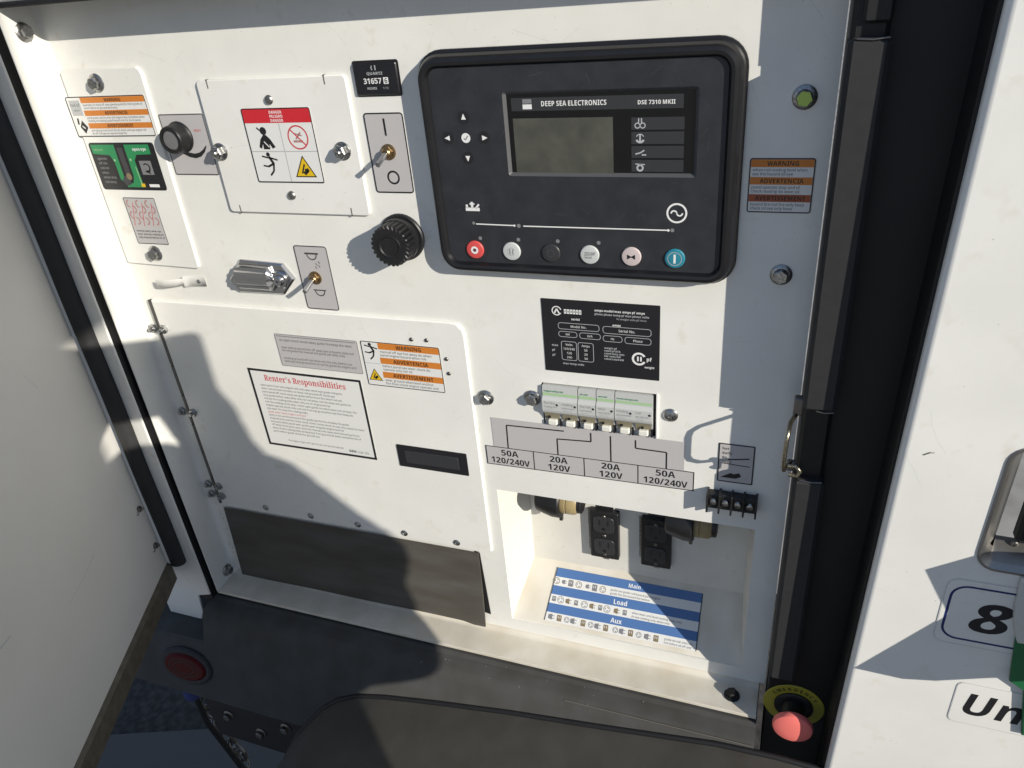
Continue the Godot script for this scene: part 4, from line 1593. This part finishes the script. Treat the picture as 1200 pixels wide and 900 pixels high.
	var says := ["round red stop button", "round white button, second from left", "round black button", "round white button, fourth from left", "round pale pink button with bow tie mark", "round teal start button"]
	var xs := [458.6, 493.2, 529.1, 563.2, 598.6, 634.2]
	for i in 6:
		s = Sh.new()
		s.at(xs[i] + ox, 528.4 + oy, 11.5)
		s.lathe([Vector2(8.2, 0), Vector2(8.2, 0.9), Vector2(7.6, 1.6), Vector2(5.5, 1.9), Vector2(0, 1.9)], 28)
		var bt := obj("button", s, M[cols[i]], t)
		bt.set_meta("label", says[i])
		k = Inks.new()
		var cx: float = xs[i] + ox
		var cy := 528.4 + oy
		var z := 13.5
		match i:
			0:
				arc_line(k.on("white"), cx, cy, 2.6, 0, TAU, 1.8, 1.8, z, 18)
				k.on("dark").cap(circle(cx, cy, 1.4, 10), z + 0.02)
			1:
				arc_line(k.on("pale"), cx, cy, 3.4, 0.4, 5.4, 1.0, 1.0, z, 16)
				k.on("grey").line(Vector2(cx - 1.2, cy - 2.4), Vector2(cx - 1.2, cy + 2.4), 0.9, z)
				k.on("grey").line(Vector2(cx + 1.4, cy - 2.4), Vector2(cx + 1.4, cy + 2.0), 0.9, z)
			2:
				arc_line(k.on("dark"), cx, cy, 3.2, 0, TAU, 0.9, 0.9, z, 16)
			3:
				k.on("grey").line(Vector2(cx - 4.4, cy), Vector2(cx + 4.4, cy + 0.6), 0.9, z)
				small_print(k.on("grey"), cx - 4, cx + 4.5, cy + 1.2, 2.0, z, 0.3)
				small_print(k.on("grey"), cx - 4, cx + 4.5, cy - 3.0, 2.0, z, 0.3)
			4:
				k.on("black").cap(poly([cx - 3.4, cy - 2.2, cx, cy - 0.3, cx, cy + 0.3, cx - 3.4, cy + 2.2]), z)
				k.on("black").cap(poly([cx + 3.4, cy + 2.2, cx, cy + 0.3, cx, cy - 0.3, cx + 3.4, cy - 2.2]), z + 0.01)
			5:
				k.on("white").rect(cx - 0.9, cy - 3.8, 1.8, 7.6, z)
				arc_line(k.on("pale"), cx, cy, 5.6, 0, TAU, 0.5, 0.5, z, 20)
		lay(k, bt)


# ---------------------------------------------------------------- circuit breakers
func breakers():
	var spec := [[0, 2, "leftmost double pole circuit breaker, white with a green band, above the first 50A box"], [2, 1, "single pole circuit breaker beside the leftmost double one, white with a green band"], [3, 1, "single pole circuit breaker right of the other single one, white with a green band"], [4, 2, "rightmost double pole circuit breaker, white with a green band, nearest the right bolt"]]
	for q in spec:
		var poles: int = q[1]
		var t := thing("circuit_breaker", q[2], "circuit breaker", P(508.5 + q[0] * 18.0, 343.5, 0), "circuit breakers in the panel window")
		var w := poles * 18.0 - 0.8
		# side outline in (z, y), swept across the width
		var pr := [Vector2(-38, 0.5), Vector2(0.5, 0.5), Vector2(1.0, 5.0), Vector2(2.5, 13.0), Vector2(6.2, 17.5), Vector2(7.0, 20.0), Vector2(7.0, 31.0), Vector2(4.0, 34.0), Vector2(3.4, 45.5), Vector2(-38, 45.5)]
		var s := Sh.new()
		for i in pr.size() - 1:
			var a: Vector2 = pr[i]
			var b: Vector2 = pr[i + 1]
			s.quad(Vector3(0, a.y, a.x), Vector3(w, a.y, a.x), Vector3(w, b.y, b.x), Vector3(0, b.y, b.x))
		for x in [0.0, w]:
			var pp := PackedVector2Array()
			for p in pr:
				pp.append(p)
			var ix := Geometry2D.triangulate_polygon(pp)
			for i in range(0, ix.size(), 3):
				var A := Vector3(x, pp[ix[i]].y, pp[ix[i]].x)
				var B := Vector3(x, pp[ix[i + 1]].y, pp[ix[i + 1]].x)
				var C := Vector3(x, pp[ix[i + 2]].y, pp[ix[i + 2]].x)
				var out := (B - A).cross(C - A).x > 0.0
				if out == (x > 0.0):
					s.tri(A, B, C)
				else:
					s.tri(A, C, B)
		obj("body", s, M.breaker_white, t)
		s = Sh.new()
		s.quad(Vector3(0.5, 35.5, 4.1), Vector3(w - 0.5, 35.5, 4.1), Vector3(w - 0.5, 38.2, 3.97), Vector3(0.5, 38.2, 3.97))
		obj("green_band", s, M.ink_lightgreen, t)
		for i in poles:
			var x := i * 18.0
			s = Sh.new()
			s.quad(Vector3(x + 1.2, 5.6, 1.25), Vector3(x + 16, 5.6, 1.25), Vector3(x + 16, 15.8, 5.0), Vector3(x + 1.2, 15.8, 5.0))
			obj("lever_well", s, M.breaker_olive, t)
			s = Sh.new()
			s.box(Vector3(x + 4.0, 1.4, -2), Vector3(x + 13.4, 7.6, 5.2), 1.0)
			obj("lever", s, M.lever_white, t)
			s = Sh.new()
			s.box(Vector3(x + 15.4, -0.2, -2), Vector3(x + 17.2, 8.6, 3.2), 0.2)
			s.at(x + 15.0, 27, 7.1)
			s.cap(circle(0, 0, 1.3, 10), 0)
			s.at(x + 4.5 + 2 * i, 9.4, 3.2)
			s.box(Vector3(0, 0, 0), Vector3(2.4, 2.4, 1.4))
			obj("dark_slot", s, M.sheet_black, t)
			var k := Inks.new()
			small_print(k.on("grey"), x + 2, x + 13, 27.4, 2.4, 7.08, 0.22)
			small_print(k.on("grey"), x + 2, x + 15, 23.4, 1.8, 7.08, 0.22)
			small_print(k.on("pale"), x + 3, x + 12, 20.6, 1.6, 7.08, 0.22)
			lay(k, t)
		var k2 := Inks.new()
		small_print(k2.on("green"), 2, w * 0.6, 39.6, 1.8, 4.1, 0.3)
		lay(k2, t)
	var t2 := thing("window_rim", "thin white raised rim at the right side of the breaker window", "rim", P(616, 343, 0.2))
	var r := Sh.new()
	r.box(Vector3(2.6, -1, -3), Vector3(4.6, 48, 2.0), 0.4)
	obj("rim", r, M.white_powder, t2)


# ---------------------------------------------------------------- outlets in the recess
func outlets():
	for q in [[552.2, "left black duplex outlet in the recess, catching the sun"], [611.5, "right black duplex outlet in the recess, fully in shadow"]]:
		var t := thing("duplex_outlet", q[1], "outlet", P(q[0], 129.5, -55), "black duplex outlets in the recess")
		var s := Sh.new()
		s.prism(rrect(-16.8, 0, 33.6, 69, 1.6, 3), 0, 8, 0.9)
		obj("body", s, M.black_plastic, t)
		s = Sh.new()
		s.box(Vector3(-20, 6, -0.4), Vector3(-16.9, 66, 1.4), 0.2)
		s.box(Vector3(-10, 69, -0.3), Vector3(10, 76, 0.9), 0.2)
		s.box(Vector3(-3.4, -8, -0.3), Vector3(3.4, -0.3, 0.9), 0.2)
		obj("strap", s, M.zinc, t)
		for y in [18.0, 51.0]:
			s = Sh.new()
			s.prism(rrect(-12, y - 11.5, 24, 23, 5, 4), 7.9, 8.9, 0.4)
			var f := obj("socket_face", s, M.button_black, t)
			s = Sh.new()
			for h in [[-5.8, 1.2], [4.2, 1.2]]:
				s.rect(h[0], y - 2 + h[1], 1.5, 8, 8.95)
			s.cap(circle(0, y - 6, 2.3, 12), 8.95)
			obj("slot", s, M.sheet_black, f)
		bolt(t, "tiny", 0, -4, 0.9, "zinc", "screw")
		for y in [6.0, 34.5, 63.0]:
			bolt(t, "tiny", 0.4, y, 8.0, "steel_dark", "screw")
	for q in [[509.0, 222.0, "black and tan cable connector under the recess lip, on the left in the sun"], [653.5, 219.0, "black and tan cable connector under the recess lip, on the right in shadow"]]:
		var t := thing("cable_connector", q[2], "connector", P(q[0], q[1], -32), "cable connectors in the recess")
		var turn := Transform3D(Basis(Vector3(0, 1, 0), PI / 2) , Vector3.ZERO)
		var s := Sh.new()
		s.xf = turn
		s.lathe([Vector2(0, -28), Vector2(14, -28), Vector2(17, -26), Vector2(21.5, -8), Vector2(21.5, 0), Vector2(20, 2), Vector2(14, 2)], 32)
		obj("black_cap", s, M.black_plastic, t)
		s = Sh.new()
		s.xf = turn
		s.lathe([Vector2(15.5, 1), Vector2(16, 3), Vector2(16, 7), Vector2(15, 7.8), Vector2(16, 9), Vector2(15.6, 17), Vector2(13.4, 20)], 32)
		obj("tan_body", s, M.tan_nylon, t)
		s = Sh.new()
		s.xf = turn
		s.lathe([Vector2(13.4, 19), Vector2(13.2, 24), Vector2(12, 25), Vector2(0, 25)], 28)
		obj("gland", s, M.black_plastic, t)
		s = Sh.new()
		s.box(Vector3(-4, -31, -3), Vector3(0, -20, 2), 0.6)
		obj("latch_tab", s, M.steel_dark, t)
		s = Sh.new()
		s.box(Vector3(-12, -4, -23), Vector3(-2, 22, -14), 0.6)
		obj("mounting_arm", s, M.zinc, t)

	# blue chart on the shelf: shelf runs from (v 49, z -2) up to (v 105, z -55)
	var sl := atan2(56.0, -53.0) # direction in (z, v)
	var up := Vector3(0, 56, -53).normalized()
	var t := thing("blue_chart", "blue and white striped chart sticker on the sloping shelf of the recess", "chart", P(486, 52.5, -5.0))
	t.transform.basis = Basis(Vector3.RIGHT, up, Vector3.RIGHT.cross(up))
	var w := 180.0
	var h := 64.0
	var lean := 0.0
	var s := Sh.new()
	s.prism(poly([0, 0, w, 1.0, w, h + 1.0, 7, h]), 0.3, 0.6, 0.1, false)
	obj("sheet", s, M.sheet_white, t)
	var k := Inks.new()
	var row := h / 6.0
	for i in 3:
		var y1 := h - i * 2 * row
		k.on("blue").cap(poly([7.0 * (y1 - row) / h, y1 - row, w, y1 - row + 1, w, y1 + 1, 7.0 * y1 / h, y1]), 0.66)
		# drawings of sockets along the white band
		var x := 8.0
		var n: int = [7, 10, 14][i]
		for j in n:
			var yy := y1 - row * 1.5 + 0.3
			var big: float = row * [0.34, 0.28, 0.36][(j + i) % 3]
			var ink := k.on("grey" if (j + i) % 3 else "brown")
			match (j * 2 + i) % 3:
				0: # locking socket: ring with three curved slots
					arc_line(ink, x, yy, big, 0, TAU, 0.7, 0.7, 0.67, 16)
					for q in 3:
						arc_line(k.on("dark"), x, yy, big * 0.55, q * TAU / 3 + 0.3, q * TAU / 3 + 1.5, 0.7, 0.7, 0.7, 5)
				1: # straight blade socket: grey rounded face with two slots
					ink.cap(rrect(x - big * 0.8, yy - big, big * 1.6, big * 2.0, 0.6, 3), 0.67)
					k.on("white").rect(x - big * 0.4, yy - big * 0.1, 0.6, big * 0.7, 0.7)
					k.on("white").rect(x + big * 0.2, yy - big * 0.1, 0.6, big * 0.7, 0.7)
				2: # plug seen from the side
					ink.cap(poly([x - big, yy - big * 0.6, x + big * 0.3, yy - big * 0.9, x + big * 0.3, yy + big * 0.9, x - big, yy + big * 0.6]), 0.67)
					k.on("dark").rect(x + big * 0.3, yy + big * 0.3, big * 0.7, 0.6, 0.7)
					k.on("dark").rect(x + big * 0.3, yy - big * 0.5, big * 0.7, 0.6, 0.7)
			x += big * 2.0 + 2.2 + (2.0 if j % 4 == 3 else 0.0)
		small_print(k.on("dark"), x, minf(w - 5, x + 58), y1 - row * 1.42, row * 0.22, 0.68, 0.2)
		small_print(k.on("dark"), x, minf(w - 5, x + 46), y1 - row * 1.8, row * 0.22, 0.68, 0.2)
	s = k.on("white")
	write(s, "Load", 88, h - 2 * row - row * 0.76, row * 0.5, 0.74, 0.5, true)
	write(s, "Aux", 86, h - 4 * row - row * 0.76, row * 0.5, 0.74, 0.5, true)
	write(s, "Main", 102, h - row * 0.72, row * 0.42, 0.74, 0.5, true)
	s = k.on("black")
	s.line(Vector2(w - 0.5, 1), Vector2(w - 0.5, h + 1), 1.0, 0.72)
	s.line(Vector2(0.3, 0.4), Vector2(6.6, h), 0.6, 0.72)
	lay(k, t)


# ---------------------------------------------------------------- white body side on the right, its latch, decals and a hanging bag
func right_side():
	var t := thing("body_side", "sunlit white body side panel right of the black jamb, with a rounded edge", "body panel", P(798.5, -400, 75))
	t.rotation.z = -atan(0.0191)
	var s := Sh.new()
	var hole := rrect(70, 712, 130, 113, 14, 6)
	s.ring(rrect(5, 0, 600, 1250, 0.1, 6), hole, 0)
	s.g = 7
	for i in 6:
		var a := PI / 2 * i / 6
		var b := PI / 2 * (i + 1) / 6
		var pa := Vector3(5 - 5 * sin(a), 0, -5 + 5 * cos(a))
		var pb := Vector3(5 - 5 * sin(b), 0, -5 + 5 * cos(b))
		s.quad(pb, pa, pa + Vector3(0, 1250, 0), pb + Vector3(0, 1250, 0))
	s.g = -1
	s.quad(Vector3(0, 0, -8), Vector3(0, 0, -5), Vector3(0, 1250, -5), Vector3(0, 1250, -8))
	obj("skin", s, M.white_powder, t)
	s = Sh.new()
	s.box(Vector3(-2.5, 0, -70), Vector3(4, 1250, -8), 1)
	obj("edge_seal", s, M.jamb_black, t)
	s = Sh.new()
	s.line(Vector2(15.0, 808.5), Vector2(19.5, 811.5), 1.1, 0.2)
	s.line(Vector2(18.5, 811.0), Vector2(22, 811.6), 0.6, 0.22)
	obj("paint_chip", s, M.grime, t)

	# latch in its dish
	var d := thing("paddle_latch", "recessed metal paddle latch in a rounded dish on the white body side", "latch", P(882.1, 310.7, 75))
	d.rotation.z = -atan(0.0191)
	s = Sh.new()
	var h2 := rrect(0, 0, 130, 113, 14, 6)
	var h3 := Sh.inset(h2, 3.5)
	var h4 := Sh.inset(h2, 14)
	s.ring(Sh.inset(h2, -2.2), h2, 0.9)
	s.wall(Sh.inset(h2, -2.2), 0.1, Sh.inset(h2, -2.2), 0.9)
	s.wall(h2, 0.9, h3, -4)
	s.wall(h3, -4, h4, -24)
	s.cap(h4, -24)
	obj("dish", s, M.latch_metal, d)
	s = Sh.new()
	s.box(Vector3(23, 20, -22), Vector3(116, 92, -9), 2.5)
	obj("paddle", s, M.jamb_black, d)
	s = Sh.new()
	s.box(Vector3(28, 26, -10), Vector3(110, 78, -5), 2)
	obj("brass_plate", s, M.bronze, d)
	bolt(d, "small", 26, 12, -19, "steel_dark", "rivet")

	# numbered decal, blue outline with an 8
	t = sheet("number_decal", "clear decal with a dark blue rounded outline and a black 8, below the latch", "decal", 866, 223, 75.2, 140, 72, "white_powder", 9)
	var k := Inks.new()
	k.on("navy").ring(rrect(4, 6, 132, 60, 13, 6), rrect(6, 8, 128, 56, 11, 6), 0.36)
	border(k.on("pale"), 140, 72, 9, 0.4, 0.34, 0.4)
	write(k.on("black"), "8", 35, 18.0, 33, 0.4, 0.5, true, 27, 0.16)
	lay(k, t)
	t = sheet("lettering_decal", "clear decal with bold slanted black letters, lowest on the white body side", "decal", 894, 128, 75.2, 120, 52, "white_powder", 6)
	k = Inks.new()
	border(k.on("pale"), 120, 52, 6, 0.4, 0.34, 0.4)
	write(k.on("black"), "Un", 8, 13, 27, 0.4, 0.0, true, 44, 0.16)
	lay(k, t)

	# flat tag against the panel and the crumpled bag it belongs to, both held by the latch
	t = thing("hanging_bag", "crumpled grey and green plastic bag hanging off the latch at the right edge", "bag", P(920, 250, 76))
	var rr := RandomNumberGenerator.new()
	rr.seed = 5
	s = Sh.new()
	s.prism(poly([2, -4, 4, -8, 60, -4, 60, 60, -8, 58, -5, 20]), 1.5, 5.5, 1.2)
	obj("grey_flap", s, M.film_grey, t)
	s = Sh.new()
	s.prism(poly([8, -54, 20, -62, 30, -116, 60, -116, 60, -4, 2, -5]), 1.2, 4.0, 1.0)
	obj("green_flap", s, M.film_green, t)
	# shadow-throwing crumple standing out 70 mm from the panel
	var shape := [[51, 104], [84, 128], [150, 136], [200, 120], [205, 60], [150, 10], [112, -6], [80, -20], [55, -26], [15, -25], [73, 58], [76, 75], [71, 88]]
	s = Sh.new()
	var s2 := Sh.new()
	var centre := Vector3(110, 55, 84)
	for i in shape.size():
		var j := (i + 1) % shape.size()
		var a := Vector3(shape[i][0], shape[i][1], 69)
		var b := Vector3(shape[j][0], shape[j][1], 69)
		var low: bool = shape[i][1] < 20 and shape[j][1] < 60
		var tgt := s2 if low else s
		tgt.tri(centre, b, a)
		tgt.tri(centre - Vector3(0, 0, 30), a, b)
		tgt.quad(a, b, b - Vector3(0, 0, 2), a - Vector3(0, 0, 2))
	obj("grey_crumple", s, M.film_grey, t)
	obj("green_crumple", s2, M.film_green, t)
	s = Sh.new()
	s.tube([Vector3(40, 40, 4), Vector3(70, 60, 30), Vector3(110, 60, 60)], 5, 8)
	obj("twisted_neck", s, M.film_grey, t)


# ---------------------------------------------------------------- behind the camera: a bystander with a phone, and an added enclosure that shades the open door
# skin of tapered capsules (a, ra, b, rb in mm) blended by a smooth minimum, meshed as surface nets
func skin(bones: Array, cell: float, blend: float) -> ArrayMesh:
	var lo := Vector3(1e9, 1e9, 1e9)
	var hi := -lo
	for b in bones:
		lo = lo.min(b[0] - Vector3.ONE * b[1]).min(b[2] - Vector3.ONE * b[3])
		hi = hi.max(b[0] + Vector3.ONE * b[1]).max(b[2] + Vector3.ONE * b[3])
	lo -= Vector3.ONE * (cell * 3.0)
	var nx := int((hi.x - lo.x) / cell) + 5
	var ny := int((hi.y - lo.y) / cell) + 5
	var nz := int((hi.z - lo.z) / cell) + 5
	var f := PackedFloat32Array()
	f.resize(nx * ny * nz)
	f.fill(1e3)
	for b in bones:
		var a: Vector3 = b[0]
		var c: Vector3 = b[2]
		var ra: float = b[1]
		var rb: float = b[3]
		var m := cell * 2.5 + blend
		var l0 := ((a - Vector3.ONE * (ra + m)).min(c - Vector3.ONE * (rb + m)) - lo) / cell
		var h0 := ((a + Vector3.ONE * (ra + m)).max(c + Vector3.ONE * (rb + m)) - lo) / cell
		var d := c - a
		var dd := d.length_squared()
		for z in range(maxi(0, int(l0.z)), mini(nz, int(h0.z) + 1)):
			for y in range(maxi(0, int(l0.y)), mini(ny, int(h0.y) + 1)):
				for x in range(maxi(0, int(l0.x)), mini(nx, int(h0.x) + 1)):
					var p := lo + Vector3(x, y, z) * cell
					var t := clampf((p - a).dot(d) / dd, 0.0, 1.0)
					var q := p.distance_to(a + d * t) - lerpf(ra, rb, t)
					var i := (z * ny + y) * nx + x
					var o := f[i]
					var k := maxf(blend - absf(o - q), 0.0) / blend
					f[i] = minf(o, q) - k * k * blend * 0.25
	var st := SurfaceTool.new()
	st.begin(Mesh.PRIMITIVE_TRIANGLES)
	st.set_smooth_group(0)
	var at := {}
	var verts := PackedVector3Array()
	for z in nz - 1:
		for y in ny - 1:
			for x in nx - 1:
				var i := (z * ny + y) * nx + x
				var sum := Vector3.ZERO
				var n := 0
				var v0 := f[i]
				var corner := [v0, f[i + 1], f[i + nx], f[i + nx + 1], f[i + nx * ny], f[i + nx * ny + 1], f[i + nx * ny + nx], f[i + nx * ny + nx + 1]]
				var neg := 0
				for c in corner:
					if c < 0.0:
						neg += 1
				if neg == 0 or neg == 8:
					continue
				for e in [[0, 1], [2, 3], [4, 5], [6, 7], [0, 2], [1, 3], [4, 6], [5, 7], [0, 4], [1, 5], [2, 6], [3, 7]]:
					var ca: float = corner[e[0]]
					var cb: float = corner[e[1]]
					if (ca < 0.0) != (cb < 0.0):
						var t := ca / (ca - cb)
						sum += Vector3(e[0] & 1, (e[0] >> 1) & 1, e[0] >> 2).lerp(Vector3(e[1] & 1, (e[1] >> 1) & 1, e[1] >> 2), t)
						n += 1
				at[i] = verts.size()
				verts.append((lo + (Vector3(x, y, z) + sum / n) * cell) * 0.001)
	var strides := [1, nx, nx * ny]
	for i in at:
		for k in 3:
			var sa: int = strides[(k + 1) % 3]
			var sb: int = strides[(k + 2) % 3]
			var a := f[i]
			var b := f[i + strides[k]]
			if (a < 0.0) == (b < 0.0) or not (at.has(i - sa) and at.has(i - sb) and at.has(i - sa - sb)):
				continue
			var q := [verts[at[i]], verts[at[i - sa]], verts[at[i - sa - sb]], verts[at[i - sb]]]
			if a < 0.0:
				q = [q[0], q[3], q[2], q[1]]
			for j in [0, 1, 2, 0, 2, 3]:
				st.add_vertex(q[j])
	st.generate_normals()
	return st.commit()


func bystander():
	var t := thing("person", "person in a dark shirt and blue trousers, both arms raised to hold a phone", "person", Vector3(1.42, 0, 0.834))
	var fwd := Vector3(-0.5, 0, -0.87).normalized()
	var left := Vector3.UP.cross(fwd)
	t.transform.basis = Basis(-left, Vector3.UP, -fwd) # faces along its own -z, its left at -x
	var v := func(f: float, l: float, y: float) -> Vector3: return Vector3(-l, y, -f)
	# radii of torso and arms are those of the clothes
	var torso := [[v.call(-25, 80, 1415), 87.0, v.call(-15, -50, 1405), 63.0], [v.call(-25, 80, 1415), 87.0, v.call(-15, 220, 1385), 67.0], [v.call(-10, 98, 1350), 117.0, v.call(0, 103, 1000), 115.0],
		[v.call(-5, 66, 1300), 101.0, v.call(0, 66, 1020), 101.0], [v.call(-5, 146, 1300), 101.0, v.call(0, 146, 1020), 101.0]]
	var arms := [[v.call(-15, -62, 1400), 63.0, v.call(108, -68, 1352), 60.0], [v.call(-15, 222, 1380), 63.0, v.call(70, 250, 1380), 52.0],
		[v.call(106, -62, 1356), 58.0, v.call(118, -58, 1440), 59.0], [v.call(118, -62, 1440), 61.0, v.call(150, 10, 1556), 46.0], [v.call(70, 250, 1380), 50.0, v.call(184, 222, 1640), 37.0]]
	var legs := [[v.call(0, 10, 960), 95.0, v.call(10, 0, 520), 62.0], [v.call(10, 0, 520), 62.0, v.call(-5, -5, 90), 42.0], [v.call(0, 186, 960), 95.0, v.call(10, 200, 520), 62.0], [v.call(10, 200, 520), 62.0, v.call(-5, 205, 90), 42.0]]
	var head := [[v.call(-22, 40, 1602), 90.0, v.call(4, 40, 1594), 82.0], [v.call(4, 40, 1594), 82.0, v.call(40, 40, 1522), 46.0], [v.call(-20, 42, 1540), 56.0, v.call(-25, 65, 1430), 64.0], [v.call(84, 40, 1570), 9.0, v.call(100, 40, 1545), 13.0],
		[v.call(-5, -46, 1575), 14.0, v.call(-8, -44, 1545), 10.0], [v.call(-5, 126, 1575), 14.0, v.call(-8, 124, 1545), 10.0]]
	var hands := [[v.call(150, 10, 1556), 30.0, v.call(184, 52, 1640), 27.0]]
	for h in [[186, 58, 1.0], [184, 216, -1.0]]: # palms behind the phone's short ends, fingers closed over them
		var sgn: float = h[2]
		var f0: float = h[0]
		var l0: float = h[1]
		hands.append([v.call(f0, l0, 1640), 30.0, v.call(f0 - 4, l0 + sgn * 6, 1690), 30.0])
		for k in 4:
			var y := 1712.0 - k * 19.0
			hands.append([v.call(f0 + 14, l0 + sgn * 2, y), 11.0, v.call(f0 + 24, l0 + sgn * 26, y + 2), 10.0])
			hands.append([v.call(f0 + 24, l0 + sgn * 26, y + 2), 10.0, v.call(f0 + 17, l0 + sgn * (48 - k * 3), y + 3), 8.5])
		hands.append([v.call(f0 - 14, l0 + sgn * 6, 1664), 13.0, v.call(f0 - 8, l0 + sgn * 40, 1686), 10.0])
	var grow := func(list: Array, by: float) -> Array:
		var o := []
		for b in list:
			o.append([b[0], b[1] + by, b[2], b[3] + by])
		return o
	share("body", skin(grow.call(torso + arms, -9.0) + legs + head + hands, 13.0, 18.0), M.skin, t, Vector3.ZERO)
	share("shirt", skin(torso + arms + [[v.call(20, 40, 1400), 89.0, v.call(80, -30, 1392), 64.0], [v.call(36, 24, 1336), 92.0, v.call(98, -36, 1420), 64.0], [v.call(110, -50, 1440), 62.0, v.call(66, 28, 1436), 58.0]], 16.0, 18.0), M.cloth_dark, t, Vector3.ZERO)
	share("trousers", skin(grow.call(legs, 10.0), 20.0, 20.0), M.cloth_blue, t, Vector3.ZERO)
	share("hair", skin([[v.call(-30, 40, 1614), 88.0, v.call(-6, 40, 1622), 84.0], [v.call(-55, 40, 1580), 66.0, v.call(-50, 40, 1530), 50.0]], 14.0, 12.0), M.jamb_black, t, Vector3.ZERO)
	for l in [-5.0, 205.0]:
		share("shoe", skin([[v.call(-20, l, 46), 46.0, v.call(60, l, 44), 44.0], [v.call(60, l, 44), 44.0, v.call(150, l + 8.0, 38), 36.0]], 14.0, 14.0), M.jamb_black, t, Vector3.ZERO)
	var ph := thing("phone", "black phone held up level in both hands by the person in the dark shirt", "phone", Vector3(1.42, 0, 0.834))
	ph.transform.basis = t.transform.basis
	var s := Sh.new()
	s.prism(rrect(-212, 1652, 168, 98, 9, 4), -210, -200, 2)
	obj("body", s, M.black_plastic, ph)


func shade_enclosure():  # unseen; added to cast shade over the open service door
	var t := thing("added_shade_enclosure", "unseen tall white enclosure with an overhanging roof, added to shade the open door", "generator", Vector3(2.32, 0, 1.95))
	var s := Sh.new()
	s.box(Vector3(-330, 420, -350), Vector3(330, 2480, 350), 12)
	obj("enclosure", s, M.white_powder, t)
	s = Sh.new()
	s.box(Vector3(-395, 2482, -352), Vector3(436, 2900, 360), 6)  # overhang shaped to shade the upper door and post
	obj("roof", s, M.white_powder, t)
	s = Sh.new()
	s.box(Vector3(-340, 0, -330), Vector3(340, 418, 330), 10)
	obj("skid", s, M.base_black, t)
	for k in 12:
		s = Sh.new()
		s.box(Vector3(-240, 1000 + k * 60.0, -358), Vector3(240, 1030 + k * 60.0, -351), 2)
		obj("louvre", s, M.base_black, t)
